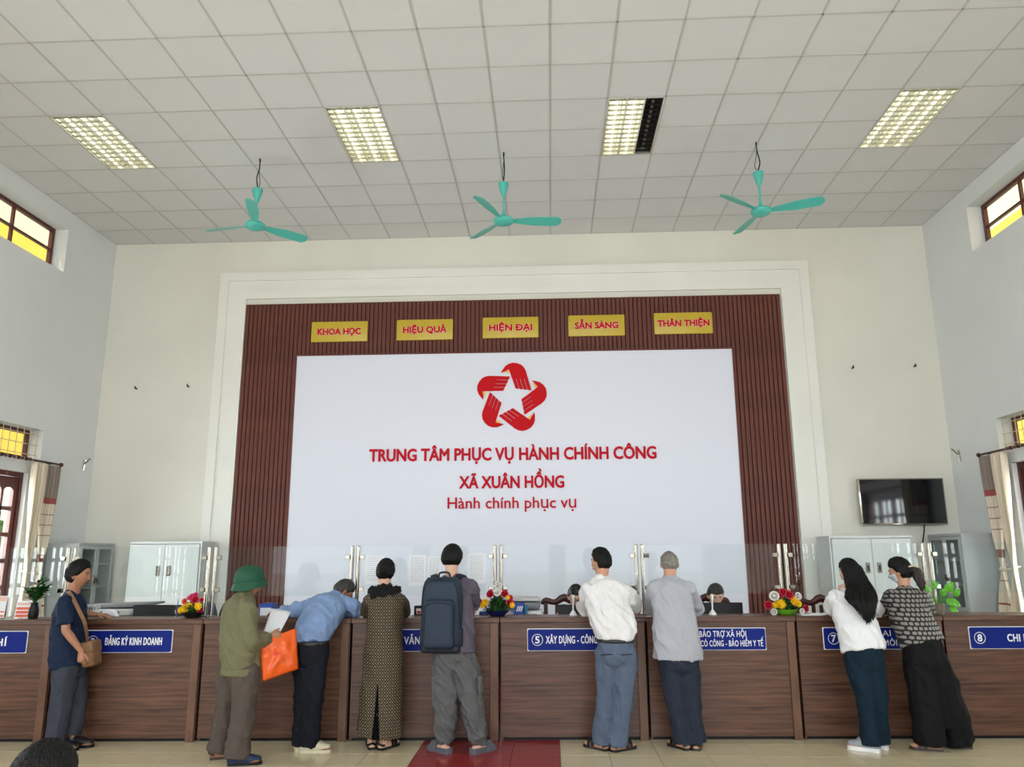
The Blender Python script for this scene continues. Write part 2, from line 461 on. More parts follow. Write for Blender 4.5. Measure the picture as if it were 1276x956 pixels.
# rear wall with door openings, and upper ones added for the rear lamp
bm = B(); box(bm, (XL - .25, YF - .25, 5.5), (XR + .25, YF, ZC + .2)); box(bm, (XL - .25, YF - .25, 2.2), (XR + .25, YF, 2.4))
for x0, x1 in ((XL - .25, -5.8), (-2.4, -2.0), (.9, 1.3), (4.7, XR + .25)): box(bm, (x0, YF - .25, 0), (x1, YF, 5.5))
struct('wall_rear', bm, M['wall_side'])

wn_ = 0
def upper_window(xw, y0, y1, z0=5.41, z1=6.03):
    global wn_; wn_ += 1
    w_ = tag(bpy.data.objects.new('window_%d' % wn_, None), None, None, None, 'structure'); COL.objects.link(w_)
    w_.location = (xw, y0, z0)
    L = y1 - y0; H = z1 - z0
    bm = B()
    box(bm, (-.025, 0, 0), (.025, L, .05)); box(bm, (-.025, 0, H - .05), (.025, L, H)); box(bm, (-.025, 0, .05), (.025, .05, H - .05)); box(bm, (-.025, L - .05, .05), (.025, L, H - .05))
    obj('window_frame', bm, M['winwood'], w_)
    n = 3; s = (L - .1) / n
    for i in range(1, n):
        bm = B(); box(bm, (-.02, .05 + i * s - .015, .05), (.02, .05 + i * s + .015, H - .05)); obj('mullion', bm, M['winwood'], w_)
    bm = B(); box(bm, (-.018, .05, H * .5 - .015), (.018, L - .05, H * .5 + .015)); obj('glazing_bar', bm, M['winwood'], w_)
    for i in range(n):
        bm = B(); box(bm, (-.003, .05 + i * s + .015, .05), (.003, .05 + (i + 1) * s - .015, H - .05)); obj('pane', bm, M['glass'], w_)
def transom(xw, xbar, y0, y1, z0=2.83, z1=3.22):
    global wn_; wn_ += 1
    w_ = tag(bpy.data.objects.new('window_%d' % wn_, None), None, None, None, 'structure'); COL.objects.link(w_)
    w_.location = (xw, y0, z0); L = y1 - y0; H = z1 - z0
    bm = B()
    box(bm, (-.025, 0, 0), (.025, L, .05)); box(bm, (-.025, 0, H - .05), (.025, L, H))
    n = 4; s = L / n
    for i in range(n + 1): box(bm, (-.025, max(0, i * s - .03), .05), (.025, min(L, i * s + .03), H - .05))
    obj('window_frame', bm, M['winwood'], w_)
    for i in range(n):
        bm = B(); box(bm, (-.003, i * s + .03, .05), (.003, (i + 1) * s - .03, H - .05)); obj('pane', bm, M['glass'], w_)
    d = xbar - xw
    for z in (.06, .19, .32):
        bm = B(); cyl(bm, (d, -.02, z), (d, L + .02, z), .005, seg=8); obj('security_bar', bm, M['bars'], w_)
    for i in range(int(L / .13) + 1):
        bm = B(); cyl(bm, (d, .03 + i * .13, 0), (d, .03 + i * .13, H), .005, seg=8); obj('security_bar', bm, M['bars'], w_)
dn_ = 0
def french_door(xw, y0, y1, inward):
    global dn_; dn_ += 1
    w_ = tag(bpy.data.objects.new('door_%d' % dn_, None), None, None, None, 'structure'); COL.objects.link(w_)
    w_.location = (xw, y0, 0); L = y1 - y0; H = 2.65
    bm = B(); box(bm, (-.04, 0, 0), (.04, .05, H)); box(bm, (-.04, L - .05, 0), (.04, L, H)); box(bm, (-.04, .05, H - .06), (.04, L - .05, H))
    obj('door_frame', bm, M['winwood'], w_)
    nl = 4; s = (L - .1) / nl
    for k in range(nl):
        a = .05 + k * s + .002; b = .05 + (k + 1) * s - .002
        bm = B()
        box(bm, (-.022, a, .01), (.022, a + .07, H - .065)); box(bm, (-.022, b - .07, .01), (.022, b, H - .065))
        box(bm, (-.022, a + .07, H - .19), (.022, b - .07, H - .065)); box(bm, (-.02, a + .07, .01), (.02, b - .07, .62))
        mid = (a + b) / 2
        box(bm, (-.018, mid - .02, .62), (.018, mid + .02, H - .19))
        z = .62
        while z < H - .3:
            z += .315
            if z < H - .25: box(bm, (-.018, a + .07, z - .025), (.018, b - .07, z + .025))
        # arched heads of the top panes
        for u0, u1 in ((a + .07, mid - .02), (mid + .02, b - .07)):
            zt = H - .19
            pts = [(u0, zt), (u1, zt), (u1, zt - .05)] + [((u0 + u1) / 2 + (u1 - u0) / 2 * math.cos(t), zt - .05 + .045 * math.sin(t)) for t in (.5, 1., PI / 2, 2.1, 2.6)] + [(u0, zt - .05)]
            prism(bm, pts, -.017, .017, 'YZ')
        d_ = obj('door_leaf', bm, M['winwood'], w_)
        bm = B(); box(bm, (-.003, a + .07, .62), (.003, b - .07, H - .15)); obj('pane', bm, M['glass'], d_)
for s, xw in ((1, XL), (-1, XR)):
    for a, b in ((7.4, 9.8), (3.1, 5.3), (-1.3, .9)):
        upper_window(xw - s * .2, a, b - .02)
        transom(xw - s * .2, xw - s * .06, a, b - .02)
        french_door(xw - s * .1, a, b - .2, s)

# outside: a cream and yellow building across the yard on either side
for s, xw, nm in ((1, XL, 'left'), (-1, XR, 'right')):
    xo = xw - s * 6.0; a, b = min(xo, xo - s * .3), max(xo, xo - s * .3)
    bm = B()
    zc_ = 9.25 if s > 0 else 9.75
    box(bm, (a, YF, 3.5), (b, 26, zc_))
    g_ = thing('neighbouring_building', 'yellow building with a cream upper wall outside the %s windows' % nm, 'building', (xo, 0, 0))
    obj('lower_wall', bm, M['yellow_out'], g_, world=True)
    bm = B(); box(bm, (a, YF, zc_), (b, 26, 13.5)); obj('upper_wall', bm, M['cream_out'], g_, world=True)
    bm = B(); box(bm, (a, YF, -.13), (b, 26, 1.0))
    for y in range(-4, 26, 3): box(bm, (a, y, 1.0), (b, y + 1.2, 3.5))
    obj('ground_floor_wall', bm, M['white_out'], g_, world=True)
bm = B(); box(bm, (-60, -60, -.3), (60, 60, -.13)); tag(obj('ground', bm, M['concrete']), kind='structure')
for nm, x in (('left', -11.2), ('right', 10.1)):
    bm = B(); rnd = random.Random(3)
    for i in range(2600):
        c = V((x + rnd.gauss(0, .35), rnd.uniform(-4, 18), rnd.uniform(-.1, 2.3)))
        a = V([rnd.uniform(-1, 1) for _ in range(3)]).normalized() * .28; b_ = a.orthogonal().normalized() * .16
        vs = [bm.verts.new(c + a), bm.verts.new(c + b_), bm.verts.new(c - a), bm.verts.new(c - b_)]; bm.faces.new(vs)
    tag(obj('hedge', bm, M['leaf']), 'green leafy hedge outside the %s doors' % nm, 'hedge', kind='stuff')
exec_people = True

# ================================================================ CEILING LIGHTS AND FANS
places = ['over the left end of the counter, all three tubes lit', 'second from the left above the counter, between two fans',
          'second from the right above the counter, its right third unlit', 'over the right end of the counter, all three tubes lit']
for k, c in enumerate(FIX):
    x0 = GX0 + c * T; y0 = GY0 + 2 * T; wx = T; wy = 2 * T
    f_ = thing('ceiling_light', 'recessed louvred fluorescent panel ' + places[k], 'ceiling light', (x0, y0, ZC), 0, 'recessed ceiling lights')
    bm = B(); t_ = .018
    box(bm, (.004, .004, -.004), (wx - .004, t_, .09)); box(bm, (.004, wy - t_, -.004), (wx - .004, wy - .004, .09))
    box(bm, (.004, t_, -.004), (t_, wy - t_, .09)); box(bm, (wx - t_, t_, -.004), (wx - .004, wy - t_, .09))
    box(bm, (.004, .004, .09), (wx - .004, wy - .004, .1))
    obj('frame', bm, M['reflector'], f_)
    cw = (wx - 2 * t_) / 3
    for i in range(3):
        cx = t_ + cw * (i + .5); off = (k == 2 and i == 2)
        bm = B(); n = 8; a = []
        for j in range(n + 1):
            t = PI * j / n
            a.append((cx - (cw / 2 - .006) * math.cos(t), .012 + .07 * math.sin(t)))
        top = [(u, v + .006) for u, v in a[::-1]]
        for (u0, v0), (u1, v1) in zip(a, a[1:]):
            vs = [bm.verts.new((u0, t_, v0)), bm.verts.new((u1, t_, v1)), bm.verts.new((u1, wy - t_, v1)), bm.verts.new((u0, wy - t_, v0))]; bm.faces.new(vs)
        o = obj('reflector', bm, M['dark_metal'] if off else M['reflector'], f_)  # shade of the unlit third is put into a darker metal colour
        bm = B(); cyl(bm, (cx, .05, .045), (cx, wy - .05, .045), .014, seg=10)
        o = obj('tube', bm, M['tube_off'] if off else M['tube'], f_)
        if off: o['label'] = 'unlit tube'
        bm = B()
        for q in range(12):
            y = t_ + (q + .5) * (wy - 2 * t_) / 12
            box(bm, (cx - cw / 2 + .008, y - .0015, .004), (cx + cw / 2 - .008, y + .0015, .03))
        o = obj('louvre', bm, M['dark_metal'] if off else M['louvre'], f_); o['kind'] = 'stuff'  # louvre below the unlit tube coloured dark to look shaded
        if i: 
            bm = B(); box(bm, (cx - cw / 2 - .006, t_, .0), (cx - cw / 2 + .006, wy - t_, .03)); obj('divider_rail', bm, M['reflector'], f_)

def fan(loc, angs, label, cone_z, hub_z, wire_bend, tilt=0):
    f_ = thing('ceiling_fan', label, 'fan', loc, 0, 'turquoise ceiling fans')
    bm = B(); tube(bm, [(0, 0, 0), (.008, 0, -.12), (wire_bend, 0, -.25), (0, 0, cone_z + .02)], .007, seg=8); 
    tube(bm, [(.012, .01, 0), (.0, .01, -.15), (-wire_bend, 0.01, -.3), (0.01, 0, cone_z + .02)], .004, seg=6)
    obj('hanging_cord', bm, M['black'], f_, True)
    bm = B(); lathe(bm, [(.012, cone_z + .01), (.06, cone_z), (.062, cone_z - .02), (.045, cone_z - .09), (.02, cone_z - .16), (.014, cone_z - .165)]); obj('canopy', bm, M['teal'], f_, 'auto')
    bm = B(); cyl(bm, (0, 0, cone_z), (0, 0, hub_z + .05), .012); lathe(bm, [(.014, hub_z + .12), (.03, hub_z + .06), (.03, hub_z + .03)]); obj('rod', bm, M['teal'], f_, 'auto')
    bm = B(); lathe(bm, [(0, hub_z - .055), (.05, hub_z - .052), (.1, hub_z - .035), (.118, hub_z - .01), (.118, hub_z + .01), (.095, hub_z + .03), (.04, hub_z + .045), (0, hub_z + .046)], seg=28); obj('motor_housing', bm, M['teal'], f_, 'auto')
    for a in angs:
        bm = B(); n = 14; L0, L1 = .10, .68; up = []; dn = []
        for j in range(n + 1):
            t = j / n; r = L0 + (L1 - L0) * t
            wd = .028 + .045 * min(1, t * 2.2) ** .8 + .004 * t
            if t > .9: wd *= math.sqrt(max(0.04, 1 - ((t - .9) / .1) ** 2 * .85))
            zc_ = hub_z + .0 + .012 * t
            for sgn, L in ((1, up), (-1, dn)):
                L.append((V((r, wd * sgn * (1 if sgn > 0 else .8), zc_ + -sgn * wd * .30)),))
        top = []; bot = []
        for (p,), (q,) in zip(up, dn):
            top.append([bm.verts.new(p + V((0, 0, .004))), bm.verts.new((p + q) / 2 + V((0, 0, .010))), bm.verts.new(q + V((0, 0, .004)))])
            bot.append([bm.verts.new(p - V((0, 0, .003))), bm.verts.new((p + q) / 2 + V((0, 0, .003))), bm.verts.new(q - V((0, 0, .003)))])
        for g in (top, bot):
            for r0, r1 in zip(g, g[1:]):
                for i in range(2): bm.faces.new((r0[i], r0[i + 1], r1[i + 1], r1[i]))
        for i in (0, 2):
            for j in range(n): bm.faces.new((top[j][i], top[j + 1][i], bot[j + 1][i], bot[j][i]))
        for e in (0, n):
            bm.faces.new((top[e][0], top[e][1], bot[e][1], bot[e][0])); bm.faces.new((top[e][1], top[e][2], bot[e][2], bot[e][1]))
        bm.transform(MX.Rotation(math.radians(a), 4, 'Z'))
        obj('blade', bm, M['teal'], f_, 'auto')
fan((-3.43, 8.47, ZC), (166, 286, 46), 'turquoise three-blade ceiling fan, left one of the row', -.40, -.86, -.02)
fan((-.49, 8.49, ZC), (7, 127, 247), 'turquoise three-blade ceiling fan, middle one hanging over the backpack man', -.40, -.87, .012)
fan((2.46, 8.43, ZC), (340, 218, 100), 'turquoise three-blade ceiling fan, right one of the row', -.38, -.86, .03)

# ================================================================ SLATTED PANEL, BOARD, WRITING
px0, px1, pz1 = -4.482, 3.368, 5.275
bx0, bx1, bz1, bz0 = -3.665, 2.626, 4.462, .75
pan = thing('slatted_wall_panel', 'reddish-brown vertical slat cladding framing the white board on the back wall', 'wall panel', (px0, YB, 0))
bm = B(); box(bm, (0, -.016, 0), (px1 - px0, -.001, pz1)); obj('backing', bm, M['slat_gap'], pan)
ns = 126; sp = (px1 - px0) / ns
def slat_mesh(h):
    b_ = B(); box(b_, (.0075, -.036, 0), (sp - .0075, -.016, h)); me = bpy.data.meshes.new('slat'); b_.to_mesh(me); b_.free(); me.materials.append(M['slat']); return me
full = slat_mesh(pz1 - .004); short = slat_mesh(pz1 - bz1 - .004)
for i in range(ns):
    x = px0 + i * sp; inside = x > bx0 - .02 and x + sp < bx1 + .02
    o = bpy.data.objects.new('slat', short if inside else full); COL.objects.link(o); o.parent = pan
    o.location = (i * sp, 0, bz1 if inside else 0)
brd = thing('notice_board', 'large plain white board with red emblem and lettering on back wall', 'board', ((bx0 + bx1) / 2, YB - .036, bz0))
hw = (bx1 - bx0) / 2; hh = bz1 - bz0
bm = B(); box(bm, (-hw + .004, -.02, 0), (hw - .004, .02, hh - .004)); obj('board_face', bm, M['board'], brd)
bm = B(); box(bm, (-hw - .018, -.028, hh - .004), (hw + .018, .0, hh + .018)); box(bm, (-hw - .018, -.028, 0), (-hw + .004, .0, hh)); box(bm, (hw - .004, -.028, 0), (hw + .018, .0, hh))
obj('edge_trim', bm, M['slat'], brd)
YT = YB - .0565
def letters(name, s, x0, x1, z, cap, bold, label, mt, spacing=1.0):
    bm = text_mesh(s, x1 - x0, cap, .012, bold, spacing); place(bm, ((x0 + x1) / 2, YT, z))
    return obj(name, bm, mt, LETT, world=True)
LETT = thing('wall_lettering', 'three centred lines of red raised letters on the white board', 'lettering', (-.53, YT, 2.38))
letters('text_line', 'TRUNG TÂM PHỤC VỤ HÀNH CHÍNH CÔNG', -2.54, 1.485, 2.905, .165, .036, '', M['red2'])
letters('text_line', 'XÃ XUÂN HỒNG', -1.255, .197, 2.515, .160, .036, '', M['red2'])
letters('text_line', 'Hành chính phục vụ', -1.42, .36, 2.235, .150, .014, '', M['red2'])
# star emblem of five hands
EM = thing('star_emblem', 'red and yellow star emblem of five hands on the white board', 'emblem', (-.532, YT, 3.79))
R_ = .515
Lf = lambda t: (-.03 + .15 * t, .74 - .47 * t); Rt = lambda t: (.42 + .15 * t, .76 - .55 * t)
def mixp(a, b, s): return (a[0] + (b[0] - a[0]) * s, a[1] + (b[1] - a[1]) * s)
for k in range(5):
    a = -k * 2 * PI / 5; ca, sa = math.cos(a) * R_, math.sin(a) * R_
    rot = lambda p: (p[0] * ca - p[1] * sa, p[0] * sa + p[1] * ca)
    palm = [(-.28, .71), (-.23, .80), (-.16, .90), (-.06, .97), (.06, 1.0), (.18, .985), (.29, .94), (.37, .86), Rt(0), Rt(.42), Lf(.42), Lf(0), (-.06, .81), (-.15, .76)]
    bm = B(); prism(bm, [rot(p) for p in palm], -.012, 0); obj('hand_shape', bm, M['red'], EM)
    for i in range(4):
        s0 = i / 4 + .012; s1 = (i + 1) / 4 - .016 + (.016 if i == 3 else 0)
        e = 1
        l0 = mixp(Lf(.42), Rt(.42), s0); l1 = mixp(Lf(e), Rt(e), s0); r0 = mixp(Lf(.42), Rt(.42), s1); r1 = mixp(Lf(e), Rt(e), s1)
        bm = B(); prism(bm, [rot(p) for p in (l0, l1, ((l1[0] * .6 + r1[0] * .4), l1[1] * .6 + r1[1] * .4 - .008), r1, r0)], -.012, 0); obj('finger_shape', bm, M['red'], EM)
    bm = B(); prism(bm, [rot(p) for p in ((-.21, .71), (-.13, .76), (-.065, .80), (-.035, .73))], -.011, 0); obj('yellow_tip', bm, M['yellow'], EM)
for s, xa, xb, z0, z1, fl in (('KHOA HỌC', -3.47, -2.632, 4.665, 4.975, 'leftmost'), ('HIỆU QUẢ', -2.203, -1.373, 4.668, 4.982, 'second from left'), ('HIỆN ĐẠI', -.94, -.125, 4.676, 4.992, 'middle'), ('SẴN SÀNG', .304, 1.12, 4.682, 5.0, 'fourth from left'), ('THÂN THIỆN', 1.54, 2.375, 4.69, 5.012, 'rightmost')):
    p_ = thing('gold_plaque', 'small gold plaque reading %s in red, %s on the slats' % (s, fl), 'plaque', ((xa + xb) / 2, YB - .037, z0), 0, 'gold motto plaques')
    bm = B(); rbox(bm, (-(xb - xa) / 2, -.03, 0), ((xb - xa) / 2, 0, z1 - z0), .014, 2); obj('plate', bm, M['gold'], p_, 'auto')
    wt = (xb - xa) * (.88 if len(s) > 8 else .76)
    bm = text_mesh(s, wt + .002, .088, .002, .09); place(bm, (0, -.0302, (z1 - z0) / 2 - .046)); obj('letter_outline', bm, M['lett'], p_)
    bm = text_mesh(s, wt, .088, .004, .06); place(bm, (0, -.033, (z1 - z0) / 2 - .046)); obj('lettering', bm, M['red'], p_)

# television
tv = thing('television', 'flat black television on the back wall with a hanging cable', 'television', (4.74, YB, 1.97))
bm = B(); rbox(bm, (-.565, -.13, 0), (.565, -.085, .62), .006, 2); o = obj('casing', bm, M['steel'], tv, 'auto')
bm = B(); box(bm, (-.548, -.134, .018), (.548, -.125, .604)); obj('screen', bm, M['screen'], tv)
bm = B(); box(bm, (-.2, -.09, .2), (.2, -.002, .45)); obj('wall_bracket', bm, M['dark_metal'], tv)
bm = B(); tube(bm, [(.27, -.09, .02), (.27, -.05, -.1), (.24, -.02, -.3), (.22, -.015, -.6), (.22, -.01, -1.2)], .008, seg=8); obj('cable', bm, M['black'], tv, True)
for x, z, l in ((-6.05, 4.02, 'left of the surround, left of its twin'), (-5.27, 4.04, 'left of the surround, right of its twin'), (4.3, 4.16, 'right of the surround, left of its twin'), (5.16, 4.17, 'right of the surround, right of its twin')):
    bm = B(); cyl(bm, (x, YB, z), (x, YB - .05, z), .012); cyl(bm, (x, YB - .05, z - .012), (x, YB - .05, z + .03), .008)
    tag(obj('wall_hook', bm, M['dark_metal']), 'tiny metal hook on the back wall ' + l, 'hook', 'wall hooks')
for s, xw, nm in ((1, XL, 'left'), (-1, XR, 'right')):
    bm = B(); cyl(bm, (xw, 10.75, 2.88), (xw + s * .12, 10.7, 2.96), .012); cyl(bm, (xw, 10.75, 2.8), (xw + s * .02, 10.75, 2.95), .02)
    tag(obj('wall_bracket', bm, M['steel']), 'small steel bracket on the %s wall near the corner' % nm, 'bracket', None)

# ================================================================ COUNTER
CA = 0.04
def YC(x): return 7.42 + CA * (x + .46)          # front face of the counter line
U = 1.352; UX0 = -.48
def front(x, d=0, z=0): return V((x, YC(x) + d, z))
TOP = 1.05
unit_names = {-5: 'at the far left edge, fees sign on it', -4: 'behind the man in the navy polo shirt, second from left', -3: 'behind the man in the green helmet and the bending man', -2: 'unit behind the woman in the long dress',
              -1: 'left of the central flower bowl', 0: 'behind the man in the white shirt', 1: 'right of the old man, under the rightmost flower bowl', 2: 'under the two leaning women', 3: 'at the far right edge of the row'}
# divider positions measured along x
div = {-4: -4.53, -3: -3.178, -2: -1.826, -1: -.474, 0: .855, 1: 2.215, 2: 3.545, 3: 4.90, -5: -5.9}
units = [(-5.9, -4.53, 'under the fees sign at the far left'), (-4.53, -3.178, 'behind the man in the navy polo shirt'), (-3.178, -1.826, 'behind the helmeted man and the bending man'),
         (-1.826, -.474, 'behind the long dress and the backpack'), (-.474, .855, 'behind the man in the white shirt'), (.855, 2.215, 'behind the old man in the grey shirt'),
         (2.215, 3.545, 'behind the two leaning women'), (3.545, 4.90, 'at the far right, clear of people')]
signs = [('PHÍ, LỆ PHÍ', None, -5.75, -4.775, 'reading PHÍ, LỆ PHÍ at the left edge'), ('ĐĂNG KÝ KINH DOANH', '2', -4.245, -3.45, 'reading ĐĂNG KÝ KINH DOANH, numbered 2'), (None,) * 5,
         ('VĂN HOÁ', '4', -1.64, -.76, 'reading VĂN HOÁ, partly behind the backpack man'), ('XÂY DỰNG - CÔNG THƯƠNG', '5', -.225, .72, 'reading XÂY DỰNG, numbered 5, behind the white-shirted man'),
         ('BẢO TRỢ XÃ HỘI\nNGƯỜI CÓ CÔNG - BẢO HIỂM Y TẾ', '6', .98, 1.935, 'reading BẢO TRỢ XÃ HỘI, right of the old man'), ('ĐẤT ĐAI\nMÔI TRƯỜNG', '7', 2.45, 3.46, 'numbered 7, behind the two leaning women'), ('CHI NHÁNH', '8', 3.765, 4.72, 'numbered 8 at the right edge, reading CHI NHÁNH')]
for (x0, x1, where), (txt, num, sx0, sx1, sl) in zip(units, signs):
    L = x1 - x0
    u_ = thing('reception_counter', 'walnut-laminate reception counter unit ' + where, 'counter', (x0, YC(x0), 0), CA, 'reception counter units')
    bm = B(); box(bm, (.012, 0, .03), (L - .01, .018, TOP - .045)); obj('front_panel', bm, M['wood'], u_)
    bm = B(); box(bm, (.012, .03, 0), (L - .012, .06, .03)); obj('plinth', bm, M['black'], u_)
    for a in (.012, L - .03):
        bm = B(); box(bm, (a, .018, .0), (a + .018, .62, TOP - .045)); obj('side_panel', bm, M['wood'], u_)
    bm = B(); rbox(bm, (L - .088, -.018, 0), (L - .016, -.0005, TOP - .046), .003, 1); o = obj('corner_post', bm, M['wood2'], u_)
    bm = B(); rbox(bm, (.002, -.024, TOP - .045), (L - .002, .36, TOP), .004, 1); obj('counter_top', bm, M['wood'], u_)
    bm = B(); rbox(bm, (.03, .22, .735), (L - .03, .95, .76), .003, 1); obj('desk_top', bm, M['wood'], u_)
    bm = B(); box(bm, (L / 2 - .3, .9, .02), (L / 2 + .3, .918, .735)); obj('modesty_panel', bm, M['wood'], u_)
    if txt:
        s_ = thing('counter_sign', 'blue counter sign ' + sl, 'sign', (sx0, YC(sx0) - .0005, .757), CA, 'blue counter signs')
        W = sx1 - sx0; H = .195
        if num == '2': H = .2
        bm = B(); rbox(bm, (0, -.012, 0), (W, 0, H), .004, 1)
        obj('plate', bm, M['lett'], s_)
        def rr(a, b, r):
            pts = []
            for cx, cz, a0 in ((b[0] - r, b[1] - r, 0), (a[0] + r, b[1] - r, 90), (a[0] + r, a[1] + r, 180), (b[0] - r, a[1] + r, 270)):
                for q in range(5): t = math.radians(a0 + q * 22.5); pts.append((cx + r * math.cos(t), cz + r * math.sin(t)))
            return pts
        bm = B(); prism(bm, rr((.006, .006), (W - .006, H - .006), .016), -.0155, -.011); obj('blue_face', bm, M['blue'], s_)
        lx = .02
        if num:
            cx, cz = (.07 if num == '2' else .092), H / 2
            bm = B(); n = 28
            r0, r1 = .046, .051
            for q in range(n):
                t0, t1 = 2 * PI * q / n, 2 * PI * (q + 1) / n
                vs = [bm.verts.new((cx + r * math.cos(t), -.0165, cz + r * math.sin(t))) for r, t in ((r0, t0), (r1, t0), (r1, t1), (r0, t1))]; bm.faces.new(vs)
            bmesh.ops.remove_doubles(bm, verts=bm.verts, dist=1e-5)
            obj('number_ring', bm, M['lett'], s_)
            bm = text_mesh(num, .038, .058, .002, .03); place(bm, (cx, -.0155, cz - .029)); obj('number', bm, M['lett'], s_)
            lx = .165
        lines = txt.split('\n'); rw = W - lx - .035
        if len(lines) == 1:
            wt = {'XÂY DỰNG - CÔNG THƯƠNG': .70, 'ĐĂNG KÝ KINH DOANH': .515, 'CHI NHÁNH': .40, 'VĂN HOÁ': .33, 'PHÍ, LỆ PHÍ': .55}[txt]
            x_ = {'5': .17, '2': .185, '8': .34, '4': .30, None: .24}[num]
            bm = text_mesh(txt, wt, .062, .002, .022, 1.08); place(bm, (x_ + wt / 2, -.0155, H / 2 - .031)); obj('lettering', bm, M['lett'], s_)
        else:
            w1, w2 = (.42, .72) if num == '6' else (.34, .44)
            cx = W - .03 - w2 / 2
            for q, (l_, wl) in enumerate(zip(lines, (w1, w2))):
                bm = text_mesh(l_, wl, .050, .002, .010, 1.08); place(bm, ((cx if num == '6' else (.44, .76)[q]), -.0155, H - .078 - q * .082)); obj('lettering', bm, M['lett'], s_)

# poles and glass screens on the counter
PX = [-5.99, -4.63, -3.262, -1.882, -.507, .85, 2.222, 3.60, 4.96]
pwhere = ['', 'behind the head of the man in the navy polo', 'beside the red and yellow flowers left of the helmeted man', 'between the bending man and the woman in the long dress', 'behind the central flower bowl', 'between the white-shirted man and the old man', 'behind the rightmost flower bowl', 'beside the pothos pot at the right', 'beyond the right edge of the photo']
DP = .27
for x, lb in list(zip(PX, pwhere))[1:8]:
    r_ = thing('glass_post', 'twin steel tube post ' + lb, 'post', (x, YC(x) + DP, TOP), CA, 'glass screen posts')
    for s in (-1, 1):
        bm = B(); cyl(bm, (s * .030, 0, 0), (s * .030, 0, .645), .0185, seg=20); ball(bm, (s * .030, 0, .645), .0185, (1, 1, .5), 20, 8); obj('tube', bm, M['steel'], r_, 'auto')
        for z in (.245, .545):
            bm = B(); rbox(bm, (s * .048 if s > 0 else -.092, -.02, z - .02), (.092 if s > 0 else -.048, .016, z + .02), .003, 1); obj('clamp', bm, M['steel'], r_, 'auto')
    bm = B(); rbox(bm, (-.065, -.035, 0), (.065, .035, .008), .002, 1); obj('base_plate', bm, M['steel'], r_, 'auto')
for i in range(len(PX) - 1):
    a, b = PX[i] + .075, PX[i + 1] - .075; L = (b - a)
    lab = ['at the far left over the fees counter', 'in front of the navy polo man and white cabinet', 'above the helmeted man and the bending man', 'above the long dress and backpack, papers taped on it', 'right of the central flower bowl', 'above the old man in the grey shirt', 'above the two leaning women', 'at the far right over counter 8'][i]
    bm = B(); rbox(bm, (0, -.004, 0), (L, .004, .465), .0015, 1)
    bm.transform(MX.Translation((a, YC(a) + DP, 1.235)) @ MX.Rotation(CA, 4, 'Z'))
    o = obj('glass_screen', bm, M['counter_glass']); tag(o, 'clear glass screen between steel posts ' + lab, 'glass screen', 'counter glass screens')

# papers taped on the glass between the woman and the backpack man
def sheet(px, py0, py1, wpx, label, rows_, seed):
    Y = YC(A(px, 700, 7.68).x) + DP - .0065
    a = A(px - wpx / 2, py0, Y); b = A(px + wpx / 2, py1, Y)
    s_ = thing('taped_paper', label, 'paper', (a.x, Y, b.z), CA, 'papers taped on the glass')
    W = b.x - a.x; H = a.z - b.z
    bm = B(); box(bm, (0, -.0012, 0), (W, 0, H)); obj('sheet', bm, M['paper'], s_)
    rnd = random.Random(seed); bm = B()
    for q in range(rows_):
        z = H * (.93 - .86 * q / rows_)
        u = W * .1
        while u < W * .86:
            l = rnd.uniform(.01, .035); e = min(u + l, W * .9)
            vs = [bm.verts.new(p) for p in ((u, -.0016, z), (e, -.0016, z), (e, -.0016, z + H * .012), (u, -.0016, z + H * .012))]; bm.faces.new(vs); u += l + .006
    o = obj('printed_text', bm, M['print'], s_); o['kind'] = 'stuff'
M['print'] = mat('grey_print', (150, 152, 165), .8)
sheet(467, 692, 728, 22, 'white printed sheet taped on glass left of the woman in the long dress', 12, 1)
sheet(520, 692, 730, 20, 'white printed sheet on glass just right of the woman', 16, 2)
sheet(541, 694, 729, 16, 'white printed sheet on glass left of the backpack man', 14, 3)
sheet(594, 690, 727, 22, 'white printed sheet on glass right of the backpack man', 14, 4)

